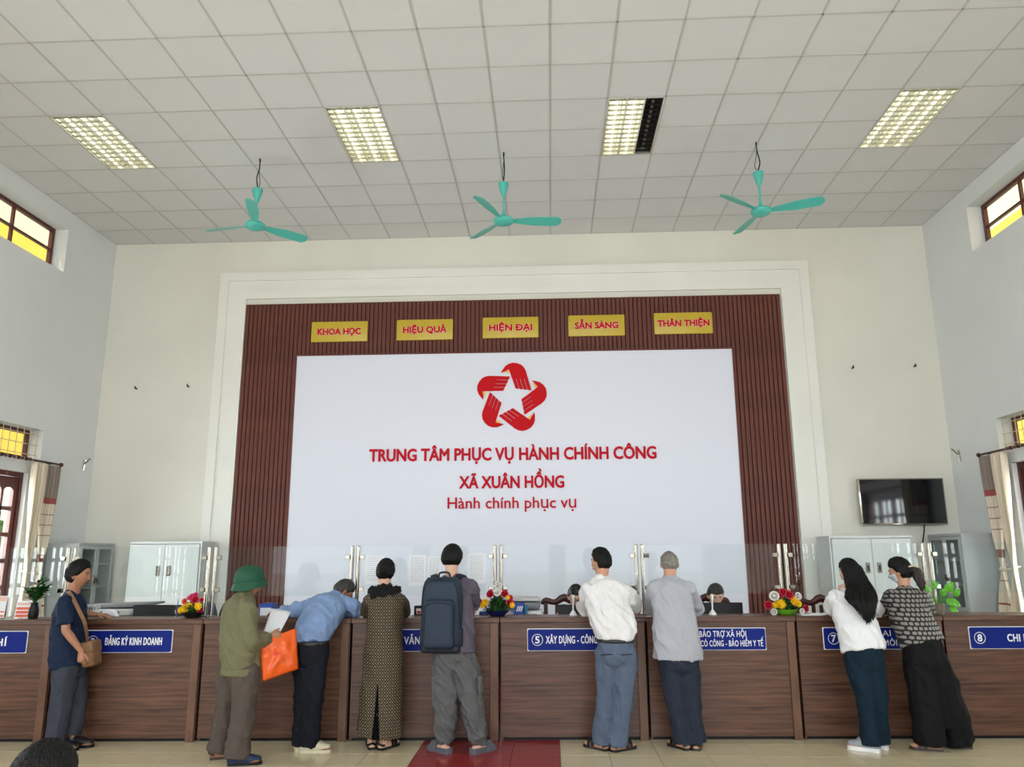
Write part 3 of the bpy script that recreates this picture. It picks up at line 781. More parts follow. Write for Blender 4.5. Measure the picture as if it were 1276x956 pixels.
# ================================================================ CABINETS BEHIND
def handle(u_, x, y, z):
    bm = B(); rbox(bm, (x - .028, y - .012, z - .065), (x + .028, y, z + .065), .004, 1); obj('handle', bm, M['steel'], u_, 'auto')
    bm = B(); box(bm, (x - .012, y - .016, z - .04), (x + .012, y - .011, z + .03)); obj('lock', bm, M['black'], u_)
def cabinet(label, x0, x1, y0, y1, h, m, kind, rz=0):
    u_ = thing('filing_cabinet', label, 'cabinet', (x0, y0, 0), rz, 'steel office cabinets'); W = x1 - x0; D = y1 - y0
    bm = B(); box(bm, (0, 0, 0), (.02, D, h)); box(bm, (W - .02, 0, 0), (W, D, h)); box(bm, (.02, D - .02, 0), (W - .02, D, h)); box(bm, (.02, 0, h - .03), (W - .02, D - .02, h)); box(bm, (.02, 0, 0), (W - .02, D - .02, .06)); box(bm, (.02, .02, .9), (W - .02, D - .02, .92))
    obj('body', bm, m, u_)
    for k in range(2):
        a = .024 + k * (W - .048) / 2 + .002; b = .024 + (k + 1) * (W - .048) / 2 - .002
        if kind == 'solid':
            bm = B(); rbox(bm, (a, -.012, .065), (b, .006, h - .036), .004, 1); d_ = obj('door', bm, m, u_)
            handle(d_, (b - .07) if k == 0 else (a + .07), -.012, 1.42)
        else:
            bm = B()
            box(bm, (a, -.012, .9), (a + .045, .006, h - .036)); box(bm, (b - .045, -.012, .9), (b, .006, h - .036)); box(bm, (a + .045, -.012, h - .08), (b - .045, .006, h - .036)); box(bm, (a + .045, -.012, .9), (b - .045, .006, .95))
            d_ = obj('door', bm, m, u_)
            bm = B(); box(bm, (a + .045, -.004, .95), (b - .045, 0, h - .08)); obj('pane', bm, M['glass'], d_)
            handle(d_, (b - .022) if k == 0 else (a + .022), -.012, 1.3)
            bm = B(); rbox(bm, (a, -.012, .065), (b, .006, .895), .004, 1); obj('lower_door', bm, m, u_)
    if kind != 'solid':
        for z in (1.2, 1.5):
            bm = B(); box(bm, (.02, .03, z), (W - .02, D - .02, z + .015)); obj('shelf', bm, m, u_)
    return u_
cabinet('tall white two-door steel cabinet behind the glass at left', -5.60, -4.62, 10.38, 10.86, 1.80, M['grey_cab'], 'solid')
cabinet('tall white two-door cabinet under the television, behind the two women', 3.56, 4.60, 10.38, 10.86, 1.82, M['grey_cab'], 'solid')
u_ = cabinet('grey glass-door cabinet standing sideways against the left wall beside the curtain', 0, .83, 0, .42, 1.785, M['grey_cab2'], 'glass'); u_.location = (-6.10, 10.06, 0); u_.rotation_euler = (0, 0, PI / 2)
u_ = cabinet('grey glass-door cabinet standing sideways against the right wall behind the pothos', 0, .86, 0, .42, 1.84, M['grey_cab2'], 'glass'); u_.location = (5.05, 10.92, 0); u_.rotation_euler = (0, 0, -PI / 2)

# ================================================================ CURTAINS
def curtain_mat():
    m = bpy.data.materials.new('striped_curtain'); m.use_nodes = True; n = m.node_tree; b = n.nodes['Principled BSDF']; b.inputs['Roughness'].default_value = .85
    L = n.links.new; tc = n.nodes.new('ShaderNodeTexCoord'); sx = n.nodes.new('ShaderNodeSeparateXYZ'); L(tc.outputs['Object'], sx.inputs[0])
    r = n.nodes.new('ShaderNodeValToRGB'); mr = n.nodes.new('ShaderNodeMapRange'); mr.inputs[2].default_value = 2.8
    L(sx.outputs['Z'], mr.inputs[0]); L(mr.outputs[0], r.inputs[0]); r.color_ramp.interpolation = 'CONSTANT'
    e = r.color_ramp.elements; cr = lin((226, 214, 196)); gr = lin((152, 138, 130)); rd = lin((170, 88, 84)); dk = lin((150, 110, 96))
    st = [(0, cr), (.355, rd), (.36, cr), (.45, rd), (.455, cr), (.55, dk), (.585, cr), (.665, dk), (.669, cr), (.713, dk), (.717, cr), (.761, dk), (.765, cr), (.81, rd), (.838, gr)]
    e[0].position = 0; e[0].color = (*cr, 1); e[1].position = st[1][0]; e[1].color = (*st[1][1], 1)
    for p, c in st[2:]: q = e.new(p); q.color = (*c, 1)
    L(r.outputs[0], b.inputs['Base Color'])
    return m
M['curtain'] = curtain_mat(); M['curtain_in'] = mat('cream_curtain_lining', (224, 210, 188), .85)
def curtain(s, xw, name_side):
    # s: +1 left wall, -1 right wall
    t_ = thing('curtain', 'grey and cream striped curtain tied back by the %s doors' % name_side, 'curtain', (xw + s * .12, 9.74, 0), 0, 'tied side curtains')
    def cloth(y0, y1, mt, nm, xo):
        bm = B(); nu, nv = 60, 56; G = []
        for j in range(nv + 1):
            z = 2.77 - (2.77 - .25) * j / nv
            tie = math.exp(-((z - 1.42) / .22) ** 2) * .62; wf = 1 - tie - (.25 * max(0, min(1, (2.77 - z) / 1.35)) if z > 1.42 else .25 * max(0, (z - .7) / .72))
            row = []
            for i in range(nu + 1):
                u = i / nu; y = (y0 + y1) / 2 + (u - .5) * (y1 - y0) * wf
                y += -.05 * tie
                x = s * (xo + (.028 + .015 * math.sin(z * 3)) * math.sin(u * 2 * PI * 6.5 + math.sin(z * 2) * .6) * (1 - .4 * tie) + .02 * math.sin(u * 9 + z))
                row.append(bm.verts.new((x, y, z)))
            G.append(row)
        for a, b in zip(G, G[1:]):
            for i in range(nu): bm.faces.new((a[i], a[i + 1], b[i + 1], b[i]))
        o = obj(nm, bm, mt, t_, True)
        md = o.modifiers.new('thickness', 'SOLIDIFY'); md.thickness = .004
        return o
    cloth(-.02, .30, M['curtain'], 'striped_cloth', .0)
    cloth(-.26, .0, M['curtain_in'], 'lining_cloth', .02)
    bm = B(); tube(bm, [(s * -.06, -.12, 1.44), (s * .06, -.10, 1.41), (s * .06, .08, 1.41), (s * -.06, .12, 1.46)], .014, seg=8); obj('tie_back', bm, M['curtain_in'], t_, True)
    r_ = thing('curtain_rod', 'dark ringed curtain rod above the %s doors' % name_side, 'curtain rod', (xw + s * .12, 7.3, 2.80))
    bm = B(); cyl(bm, (0, 0, 0), (0, 2.74, 0), .013); obj('rod', bm, M['darkwood'], r_, 'auto')
    bm = B(); ball(bm, (0, 2.76, 0), .028); obj('finial', bm, M['darkwood'], r_, True)
    for i in range(26):
        bm = B(); cyl(bm, (0, .25 + i * .075, 0), (0, .265 + i * .075, 0), .024, seg=12); obj('ring', bm, M['steel' if i % 2 else 'darkwood'], r_, 'auto')
    for y in (.1, 2.62):
        bm = B(); cyl(bm, (-s * .12, y, 0), (0, y, 0), .01, seg=8); obj('bracket', bm, M['darkwood'], r_, 'auto')
curtain(1, XL, 'left'); curtain(-1, XR, 'right')

# ================================================================ PEOPLE
def sm(a, b, x):
    t = max(0., min(1., (x - a) / (b - a))); return t * t * (3 - 2 * t)
def frame(fwd, up=V((0, 0, 1)), roll=0):
    f = V(fwd).normalized(); r = f.cross(up).normalized(); u = r.cross(f)
    m = MX((r, f, u)).transposed()          # columns right, forward, up
    if roll: m = MX.Rotation(roll, 3, f) @ m
    return m
def hp(d, nose=True):
    "head surface point for a unit direction d (x right, y forward, z up), metres about the head centre"
    x, y, z = d; px_ = .074 * x; py = .096 * y; pz = .116 * z
    if z < 0:
        k = sm(0, -.95, z); px_ *= 1 - .30 * k
        if y < 0: py *= 1 - .45 * sm(-.1, -.9, z)
        else: py *= 1 - .12 * k
    if y > 0: px_ *= 1 - .08 * y
    if nose and y > 0:
        g = lambda cx, cz, sx, sz: math.exp(-((x - cx) / sx) ** 2 - ((z - cz) / sz) ** 2)
        py += .022 * g(0, -.24, .12, .12) + .012 * g(0, -.08, .09, .18) - .009 * (g(.34, .06, .2, .12) + g(-.34, .06, .2, .12)) + .006 * g(0, .22, .6, .1)
        py += .007 * g(0, -.50, .24, .07) - .004 * g(0, -.40, .3, .04) - .003 * g(0, -.62, .3, .06) + .010 * g(0, -.82, .28, .14)
        py += .004 * (g(.42, -.22, .2, .2) + g(-.42, -.22, .2, .2))
    return V((px_, py, pz))
def head_geo(bm, c, R, s=1.):
    q = bmesh.ops.create_uvsphere(bm, u_segments=64, v_segments=48, radius=1)
    for v in q['verts']: v.co = V(c) + R @ (hp(v.co.normalized()) * s)
    for sx in (-1, 1):
        e = V(c) + R @ (V((sx * .073, -.008, -.008)) * s)
        ball(bm, e + R @ V((sx * .006, -.004, 0)), .033 * s, (.26, .60, 1.0), 14, 10, R @ MX.Rotation(sx * .4, 3, 'Z'))
def face_bits(root, c, R, s, brow_mat, skin=None):
    P = lambda x, y, z: V(c) + R @ (V((x, y, z)) * s)
    for sx in (-1, 1):
        bm = B(); ball(bm, P(sx * .028, .0715, .008), .0115 * s, (1.2, .8, .75), 12, 8, R); part('eye', bm_me(bm), M['eye_w'], root)
        bm = B(); ball(bm, P(sx * .028, .0785, .007), .0055 * s, (1, .8, 1), 10, 6, R); part('iris', bm_me(bm), M['eye_b'], root)
        bm = B(); tube(bm, [P(sx * .012, .091, .026), P(sx * .03, .088, .031), P(sx * .046, .078, .025)], [.003, .0042, .002], seg=8); part('eyebrow', bm_me(bm), brow_mat, root)
    bm = B(); tube(bm, [P(-.022, .088, -.057), P(0, .0965, -.055), P(.022, .088, -.057)], [.002, .0048, .002], seg=8); part('lips', bm_me(bm), M['lip'], root)
def bm_me(bm):
    me = bpy.data.meshes.new('m'); bmesh.ops.recalc_face_normals(bm, faces=bm.faces); bm.to_mesh(me); bm.free()
    me.polygons.foreach_set('use_smooth', [True] * len(me.polygons)); return me
def hair_cap(root, c, R, s, m, thick=.014, line=((-1, -.52), (-.35, -.38), (-.05, -.1), (.12, -.05), (.45, .3), (1, .52)), seed=0, bald=0, puff=0, name='hair', amp=.007):
    bm = B(); q = bmesh.ops.create_uvsphere(bm, u_segments=72, v_segments=52, radius=1)
    for v in q['verts']:
        d = v.co.normalized(); z0 = line[0][1]
        for (a, b_), (a2, b2) in zip(line, line[1:]):
            if a <= d.y <= a2: z0 = b_ + (b2 - b_) * (d.y - a) / (a2 - a)
        base = hp(d, False)
        k = sm(-.10, .08, d.z - z0 + .04 * noise.noise(d * 6 + V((seed, 0, 0))))
        t = thick * (1 + .5 * max(0, d.z)) * (.35 + .65 * sm(-.02, .45, d.z - z0)) + puff * max(0, -d.y) * max(0, 1 - abs(d.z))
        if bald: t *= 1 - bald * sm(.45, .9, d.z) 
        n1 = noise.noise(V((d.x * 14, d.y * 14, d.z * 3 + seed))) * amp + noise.noise(V((d.x * 30, d.y * 30 + seed, d.z * 5))) * amp * .5
        off = k * (t + n1) - (1 - k) * .016
        v.co = V(c) + R @ ((base + d * off) * s)
    return part(name, bm_me(bm), m, root)
def hand_geo(bm, wr, fd, nrm, thumb, curl=.35, s=1., spread=.25):
    "wr wrist point, fd finger direction, nrm palm normal (palm side), thumb side direction"
    fd = V(fd).normalized(); nrm = V(nrm); nrm = (nrm - fd * nrm.dot(fd)).normalized(); th = V(thumb); th = (th - fd * th.dot(fd) - nrm * th.dot(nrm)).normalized()
    wr = V(wr)
    tube(bm, [wr - fd * .01, wr + fd * .03 * s, wr + fd * .085 * s], [.026 * s, .036 * s, .040 * s], nrm, .42, 14)
    for i, (o, L, r) in enumerate(((.031, .070, .0085), (.0105, .080, .009), (-.0105, .074, .0085), (-.031, .058, .0075))):
        b = wr + fd * (.078 - .006 * abs(i - 1)) * s + th * o * s
        d = (fd + th * o * spread * 12 * .35).normalized(); pts = [b]; a = 0
        for j, f in enumerate((.45, .3, .25)):
            a += curl * (1 + .3 * j); dd = d * math.cos(a) + nrm * math.sin(a); pts.append(pts[-1] + dd * L * f * s)
        tube(bm, pts, [r * s * 1.05, r * s, r * s * .92, r * s * .8], seg=10)
    b = wr + fd * .022 * s + th * .022 * s
    d1 = (fd * .65 + th * .75 + nrm * .2).normalized(); d2 = (fd * .9 + th * .3 + nrm * .3).normalized()
    tube(bm, [b, b + d1 * .035 * s, b + d1 * .035 * s + d2 * .028 * s, b + d1 * .035 * s + d2 * .05 * s], [.0135 * s, .0115 * s, .0105 * s, .008 * s], seg=10)
def foot_geo(bm, an, toe, s=1., grow=0.):
    an = V(an); toe = V(toe); d = (toe - an); d.z = 0; d.normalize(); up = V((0, 0, 1))
    heel = V((an.x, an.y, .032)) - d * .035 * s
    L = .235 * s
    tube(bm, [heel, heel + d * .06, heel + d * .13 * s, heel + d * .19 * s, heel + d * L * .93],
         [.032 + grow, .036 + grow, .041 + grow, .044 + grow, .034 + grow], up, [.95, 1.1, .8, .5, .4], 14)
    tube(bm, [an + up * .04, V((an.x, an.y, .05)) + d * .0], [.035, .04], None, 1, 12)
def person(label, loc, skin, s, head, hf, neck, chest, pelvis, arms, legs, roll=0, waist=None, feet=True, lat=None, vox=.0055, hup=V((0, 0, 1))):
    """arms: list of (shoulder, elbow, wrist, finger dir, palm normal, thumb dir, curl); legs: (hip, knee, ankle, toe)"""
    root = thing('person', label, 'person', loc)
    R = frame(hf, hup, roll)
    bm = B(); head_geo(bm, head, R, s)
    tube(bm, [V(neck) - V((0, 0, .03)), V(neck), V(head) + R @ V((0, -.02, -.05))], [.062 * s, .058 * s, .058 * s], seg=14)
    spine = [pelvis] + ([waist] if waist else []) + [chest, neck]
    lt = lat if lat is not None else (V(arms[1][0]) - V(arms[0][0])).normalized()
    fr_ = lt.cross(V(neck) - V(pelvis)).normalized()
    tube(bm, spine, [.115 * s] + ([.105 * s] if waist else []) + [.12 * s, .05 * s], fr_, .62, 16)
    if len(arms) == 2: tube(bm, [arms[0][0], V(neck) - (V(neck) - V(chest)).normalized() * .05, arms[1][0]], [.042 * s, .05 * s, .042 * s], seg=12)
    for a in arms:
        sh, el, wr, fd, nr, th, cu = a
        tube(bm, [sh, V(sh).lerp(V(el), .5), el], [.042 * s, .043 * s, .036 * s], seg=12, smooth=False)
        tube(bm, [el, V(el).lerp(V(wr), .3), wr], [.036 * s, .037 * s, .024 * s], seg=12, smooth=False)
        hand_geo(bm, wr, fd, nr, th, cu, s)
    for hi, kn, an, to in legs:
        tube(bm, [pelvis, hi, V(hi).lerp(V(kn), .3), kn], [.09 * s, .08 * s, .072 * s, .05 * s], seg=12)
        tube(bm, [kn, V(kn).lerp(V(an), .3), an], [.048 * s, .05 * s, .034 * s], seg=12)
        if feet: foot_geo(bm, an, to, s)
    me = remesh(bm, vox, 1)
    part('body', me, skin, root)
    root['_R'] = 0; del root['_R']
    return root, R
def garment(root, name, shapes, m, vox=.009, wr=(.005, 7, 3, 1), smooth=3, label=None):
    bm = B()
    for sh in shapes:
        pts, rad = sh[0], sh[1]; kw = sh[2] if len(sh) > 2 else {}
        tube(bm, pts, rad, **kw)
    o = part(name, remesh(bm, vox, smooth, wr), m, root)
    if label: o['label'] = label
    return o
def collar(root, neck, up, r, m, front, h=.045, ratio=.85):
    up = V(up).normalized(); f = V(front); f = (f - up * f.dot(up)).normalized(); x = f.cross(up)
    bm = B(); n = 24; G = []
    for i in range(n):
        t = 2 * PI * i / n; d = x * math.cos(t) + f * math.sin(t) * ratio
        dz = -.018 * max(0, math.sin(t)) * 2
        G.append([bm.verts.new(V(neck) + d * (r + q) + up * (z + dz)) for q, z in ((.004, -.012), (0, h * .6), (-.003, h), (.006, h + .003), (.011, h * .5), (.017, -.014))])
    for a, b in zip(G, G[1:] + G[:1]):
        for i in range(5): bm.faces.new((a[i], a[i + 1], b[i + 1], b[i]))
        bm.faces.new((a[5], a[0], b[0], b[5]))
    part('collar', bm_me(bm), m, root)
def strip(bm, pts, wd, th, nrm):
    "flat band along pts: wd wide, th thick, nrm list or vector of facing normals"
    P = [V(p) for p in pts]; G = []
    n = len(P)
    for i, p in enumerate(P):
        t = (P[min(i + 1, n - 1)] - P[max(i - 1, 0)]).normalized(); nn = V(nrm[i] if isinstance(nrm, list) else nrm)
        nn = (nn - t * nn.dot(t)).normalized(); x = t.cross(nn)
        G.append([bm.verts.new(p + x * a * wd / 2 + nn * b * th / 2) for a, b in ((-1, -1), (1, -1), (1, 1), (-1, 1))])
    for a, b in zip(G, G[1:]):
        for i in range(4): bm.faces.new((a[i], a[(i + 1) % 4], b[(i + 1) % 4], b[i]))
    bm.faces.new(G[0][::-1]); bm.faces.new(G[-1])
def sandal(root, an, toe, s, kind, m, m2=None, name='sandal'):
    an = V(an); toe = V(toe); d = toe - an; d.z = 0; d.normalize(); x = d.cross(V((0, 0, 1)))
    h0 = V((an.x, an.y, 0)) - d * .065 * s; L = .27 * s
    bm = B(); pr = ((0, .018), (.02, .034), (.1, .036), (.35, .034), (.65, .044), (.85, .044), (.96, .03), (1, .012))
    thk = {'slide': .035, 'flat': .018, 'sneaker': .03, 'shoe': .022}[kind]
    up_ = []; lo = []
    pts = [(u, w_) for u, w_ in pr] + [(u, -w_) for u, w_ in pr[::-1]]
    for z, L_ in ((0.0, lo), (thk, up_)):
        for u, w_ in pts: L_.append(bm.verts.new(h0 + d * u * L + x * w_ * 1.08 * s + V((0, 0, z + (.012 * (1 - abs(u - .1)) if z and kind == 'slide' else 0)))))
    n = len(pts)
    for i in range(n): bm.faces.new((lo[i], lo[(i + 1) % n], up_[(i + 1) % n], up_[i]))
    bm.faces.new(lo[::-1]); bm.faces.new(up_)
    if kind in ('slide', 'flat'):
        for c, wd in (((.60, .085 * s),) if kind == 'slide' else ((.68, .03), (.52, .03))):
            q = [h0 + d * c * L + x * a * .049 * s + V((0, 0, z)) for a, z in ((-1, .02), (-.93, .05), (-.5, .077), (0, .083), (.5, .077), (.93, .05), (1, .02))]
            nr = [x * a + V((0, 0, b)) for a, b in ((-1, .1), (-1, .5), (-.4, 1), (0, 1), (.4, 1), (1, .5), (1, .1))]
            strip(bm, q, wd, .006, nr)
        if kind == 'flat':
            q = [h0 + d * .12 * L + x * a * .042 * s - d * b * .0 + V((0, 0, .035 + .02 * (1 - abs(a)))) - d * (.045 * (1 - a * a)) for a, b in ((-1, 0), (-.7, 0), (0, 0), (.7, 0), (1, 0))]
            strip(bm, q, .018, .004, [x * -1, x * -.7 - d, -d, x * .7 - d, x])
        o = part(name, bm_me_flat(bm), m, root)
    else:
        o = part('shoe', bm_me_flat(bm), m2 or m, root)
        bm = B()
        a0 = V((an.x, an.y, thk + .02)) - d * .035 * s
        tube(bm, [a0, a0 + d * .06, a0 + d * .13 * s, a0 + d * .18 * s, a0 + d * .215 * s], [.038, .040, .045, .046, .036], V((0, 0, 1)), [1.2, 1.2, .95, .62, .55], 16)
        tube(bm, [V((an.x, an.y, .09)) - d * .012, V((an.x, an.y, .05))], [.042, .045], seg=14, caps=(0, 0))
        p_ = part('shoe_upper', remesh(bm, .006, 3), m, o)
        bm = B()
        for q in range(4):
            c = a0 + d * (.085 + .022 * q) + V((0, 0, .046 - .006 * q))
            cyl(bm, c - x * .022, c + x * .022, .003, seg=6)
        if kind == 'sneaker': part('laces', bm_me(bm), M['white'], o)
        else: bm.free()
    return o
def bm_me_flat(bm):
    me = bpy.data.meshes.new('m'); bmesh.ops.recalc_face_normals(bm, faces=bm.faces); bm.to_mesh(me); bm.free(); return me
def off(p, x=0, y=0, z=0): return V(p) + V((x, y, z))
UPV = V((0, 0, 1))
#@@PEOPLE
def cloth(name, rgb, rough=.8, amt=.1, ns=14, bump=.25, bs=260, stretch=None): return mat(name, rgb, rough, 0, amt, ns, bump, bs, .2, stretch=stretch, fold=.55)
def lattice(name, base, fg, k, kind):
    m = bpy.data.materials.new(name); m.use_nodes = True; n = m.node_tree; b = n.nodes['Principled BSDF']; b.inputs['Roughness'].default_value = .75; L = n.links.new
    tc = n.nodes.new('ShaderNodeTexCoord'); sx = n.nodes.new('ShaderNodeSeparateXYZ'); L(tc.outputs['Object'], sx.inputs[0])
    def mt(op, a, c=None, v=None):
        q = n.nodes.new('ShaderNodeMath'); q.operation = op
        if hasattr(a, 'links'): L(a, q.inputs[0])
        else: q.inputs[0].default_value = a
        if c is not None:
            if hasattr(c, 'links'): L(c, q.inputs[1])
            else: q.inputs[1].default_value = c
        return q.outputs[0]
    X = mt('ADD', sx.outputs['X'], mt('MULTIPLY', sx.outputs['Y'], .25)); Z = sx.outputs['Z']
    if kind == 'diamond':
        # lattice of thin gold leaf shapes
        p = mt('SINE', mt('MULTIPLY', mt('ADD', X, mt('MULTIPLY', Z, .85)), k)); q = mt('SINE', mt('MULTIPLY', mt('SUBTRACT', X, mt('MULTIPLY', Z, .85)), k))
        a = mt('MULTIPLY', p, q); t = mt('ABSOLUTE', a); g1 = mt('LESS_THAN', mt('MINIMUM', mt('ABSOLUTE', p), mt('ABSOLUTE', q)), .16); r2 = mt('GREATER_THAN', t, .86)
        f = mt('MAXIMUM', g1, r2)
    else:
        row = mt('FLOOR', mt('MULTIPLY', Z, k)); odd = mt('MODULO', mt('ABSOLUTE', row), 2)
        u = mt('SUBTRACT', mt('FRACT', mt('ADD', mt('MULTIPLY', X, k * .98), mt('MULTIPLY', odd, .5))), .5); v = mt('SUBTRACT', mt('FRACT', mt('MULTIPLY', Z, k)), .5)
        u4 = mt('POWER', mt('ABSOLUTE', mt('MULTIPLY', u, 2.7)), 3); v4 = mt('POWER', mt('ABSOLUTE', mt('MULTIPLY', v, 2.9)), 3)
        f = mt('LESS_THAN', mt('ADD', u4, v4), 1)
    mi = n.nodes.new('ShaderNodeMix'); mi.data_type = 'RGBA'; L(f, mi.inputs[0]); mi.inputs[6].default_value = (*lin(base), 1); mi.inputs[7].default_value = (*lin(fg), 1)
    L(mi.outputs[2], b.inputs['Base Color']); return m
def top(x, y, dz=.04): return V((x, y, TOP + dz))
X_ = lambda px, Y: A(px, 700, Y).x
def GX(px, Y):   # x of a foot on the floor at depth Y
    return A(px, 935, Y).x

# ---- man in navy polo, profile to the right
Y = 7.03
nk = A(91, 739, Y); hd = A(98.5, 716.5, Y); ch = A(87, 765, Y); wa = A(85, 797, Y); pe = A(87, 822, Y)
shL, shR = A(92, 750, Y + .14), A(82, 751, Y - .16)
elR, wrR = A(82, 786, Y - .21), A(101, 811, Y - .17)
elL = top(A(104, 765, 7.33).x, 7.30, .05); wrL = top(A(122, 765, 7.36).x, 7.345, .035)
legs = [(A(92, 830, Y + .09), A(95, 868, Y + .1), V((GX(90, 7.12), 7.10, .08)), V((GX(110, 7.12), 7.10, 0))), (A(83, 830, Y - .06), A(76, 875, Y - .06), V((GX(71, 7), 6.98, .08)), V((GX(100, 7), 6.98, 0)))]
P, R = person('man in navy polo shirt and grey trousers standing in profile with a brown shoulder bag', (GX(80, 7), Y, 0), M['skin_d'], .97, hd, (1, .12, -.12), nk, ch, pe,
              [(shL, elL, wrL, (1, .1, -.05), (0, 0, -1), (0, -1, 0), .25), (shR, elR, wrR, (.1, 0, -1), (.3, .9, 0), (1, 0, 0), .5)], legs, waist=wa)
face_bits(P, hd, R, .97, M['hair'])
hair_cap(P, hd, R, .97, M['hair'], .020, ((-1, -.82), (-.3, -.78), (-.12, -.5), (.0, -.12), (.2, -.04), (.42, .14), (.68, .5), (1, .74)), 2, puff=.010)
navy = cloth('navy_cotton', (24, 38, 62)); c_ = cloth('charcoal_slacks', (60, 63, 74))
garment(P, 'polo_shirt', [([off(nk, -.01, 0, -.005), ch.lerp(nk, .45), ch, wa, off(pe, 0, 0, -.055)], [.062, .152, .162, .160, .170], dict(flat=V((1, 0, 0)), ratio=[.9, .68, .74, .86, .92], seg=20, caps=(1, 0))),
    ([shL, nk + V((-.01, 0, -.04)), shR], [.062, .062, .062], {}), ([shR, shR.lerp(elR, .5), shR.lerp(elR, .8)], [.066, .066, .074], dict(caps=(1, 0))), ([shL, shL.lerp(elL, .75)], [.062, .068], dict(caps=(1, 0)))], navy, wr=(.006, 8, 4, 1))
collar(P, off(nk, 0, 0, -.02), (nk - ch) + V((.1, 0, .3)), .060, navy, (1, 0, 0))
garment(P, 'trousers', [([off(pe, 0, 0, .0), off(pe, 0, 0, -.07)], [.146, .15], dict(flat=V((1, 0, 0)), ratio=.85, caps=(0, 1))),
    ([legs[1][0], legs[1][0].lerp(legs[1][1], .5), legs[1][1], legs[1][1].lerp(legs[1][2], .5), off(legs[1][2], -.01, 0, .0)], [.105, .098, .088, .082, .080], dict(caps=(1, 0))),
    ([legs[0][0], legs[0][0].lerp(legs[0][1], .5), legs[0][1], legs[0][1].lerp(legs[0][2], .5), off(legs[0][2], -.01, 0, .02)], [.105, .1, .09, .08, .076], dict(caps=(1, 0)))], c_, wr=(.008, 7, 2, 3))
M['brownleather'] = mat('dark_brown_leather', (60, 44, 36), .45); M['blackleather'] = mat('black_leather', (26, 25, 28), .4)
for l in legs: sandal(P, l[2], l[3], .97, 'shoe', M['blackleather'], M['black'])
bagm = mat('tan_bag_leather', (136, 98, 68), .6, noise_amt=.2, nscale=20, bump=.2)
bc = A(117, 814, Y + .02)
bg_ = thing('shoulder_bag', 'tan brown shoulder bag hanging at the front of the man in navy', 'bag', bc - V((0, 0, .13)))
bm = B(); rbox(bm, (-.055, -.08, .02), (.06, .08, .23), .03, 3, MX.Rotation(-.22, 4, 'Y')); obj('pouch', bm, bagm, bg_, 'auto')
bm = B(); rbox(bm, (-.060, -.085, .13), (.066, .085, .24), .025, 3, MX.Rotation(-.22, 4, 'Y')); obj('flap', bm, bagm, bg_, 'auto')
bm = B(); pts = [bc + V((-.03, -.06, .09)), A(106, 778, Y - .17), A(98, 760, Y - .185), A(88, 741, Y - .13), A(83, 738, Y - .02), A(76, 752, Y + .1), A(78, 775, Y + .16)]
sp_ = [cat(pts, q / 4) for q in range(25)]
strip(bm, sp_, .03, .005, [(p - V((ch.x, ch.y, p.z))) + V((0, 0, .05)) for p in sp_]); part('strap', bm_me_flat(bm), bagm, bg_)

# ---- man in green helmet and olive jacket
f = V((.76, .65, 0)).normalized(); r = f.cross(UPV)
hd = A(311.5, 727, 6.66); nk = A(305.5, 743, 6.63); ch = A(298, 775, 6.62); wa = A(299, 806, 6.61); pe = A(300, 830, 6.60)
mid = A(299, 757, 6.63); shR = mid + r * .165; shL = mid - r * .165
elR, wrR = A(312, 803, 6.47), A(335, 795, 6.66); elL, wrL = A(284, 797, 6.80), A(322, 789, 6.86)
legs = [(A(289, 838, 6.68), A(284, 884, 6.72), V((GX(272, 6.74), 6.74, .08)), V((GX(300, 6.8), 6.82, 0))), (A(306, 838, 6.55), A(305, 884, 6.55), V((GX(295, 6.55), 6.55, .08)), V((GX(330, 6.6), 6.60, 0)))]
P, R = person('elderly man in dark green sun helmet and olive jacket, seen from behind', (GX(290, 6.62), 6.62, 0), M['skin_d'], .95, hd, (.8, .6, -.22), nk, ch, pe,
    [(shL, elL, wrL, (1, .1, .1), (0, .2, -1), (.3, 1, .2), .6), (shR, elR, wrR, (1, .25, .1), (-.2, .8, .2), (.0, .1, 1), .9)], legs, waist=wa)
face_bits(P, hd, R, .95, M['hair_g'])
hair_cap(P, hd, R, .95, M['hair_g'], .009, seed=4)
olive = cloth('olive_cotton', (112, 109, 82), ns=8); tr = cloth('taupe_slacks', (86, 76, 70))
garment(P, 'jacket', [([nk, mid.lerp(ch, .2), ch, wa, off(pe, 0, 0, -.03)], [.065, .165, .178, .184, .176], dict(flat=f, ratio=[.9, .66, .72, .78, .8], seg=22, caps=(1, 0))),
    ([shL, off(nk, 0, 0, -.045), shR], [.066, .068, .066], {}), ([shR, shR.lerp(elR, .5), elR], [.07, .072, .066], dict(smooth=False)), ([elR, elR.lerp(wrR, .5), wrR.lerp(elR, .05)], [.066, .058, .046], dict(smooth=False, caps=(1, 0))),
    ([shL, shL.lerp(elL, .5), elL], [.07, .072, .066], dict(smooth=False)), ([elL, wrL], [.064, .045], dict(caps=(1, 0)))], olive, wr=(.011, 7, 3, 5))
garment(P, 'waistband', [([off(pe, 0, 0, -.008), off(pe, 0, 0, -.064)], [.183, .180], dict(flat=f, ratio=.82, caps=(0, 0), seg=22))], olive, vox=.007, wr=(.002, 30, 3, 5))
collar(P, off(nk, 0, 0, -.02), (nk - ch) + V((.04, .02, .15)), .058, olive, f, .035)
garment(P, 'trousers', [([off(pe, 0, 0, .0), off(pe, 0, 0, -.06)], [.145, .150], dict(flat=f, ratio=.76, caps=(0, 1)))] +
    [([l[0], l[0].lerp(l[1], .5), l[1], l[1].lerp(l[2], .5), off(l[2], 0, 0, -.02)], [.11, .105, .092, .088, .088], dict(caps=(1, 0))) for l in legs], tr, wr=(.009, 8, 2, 9))
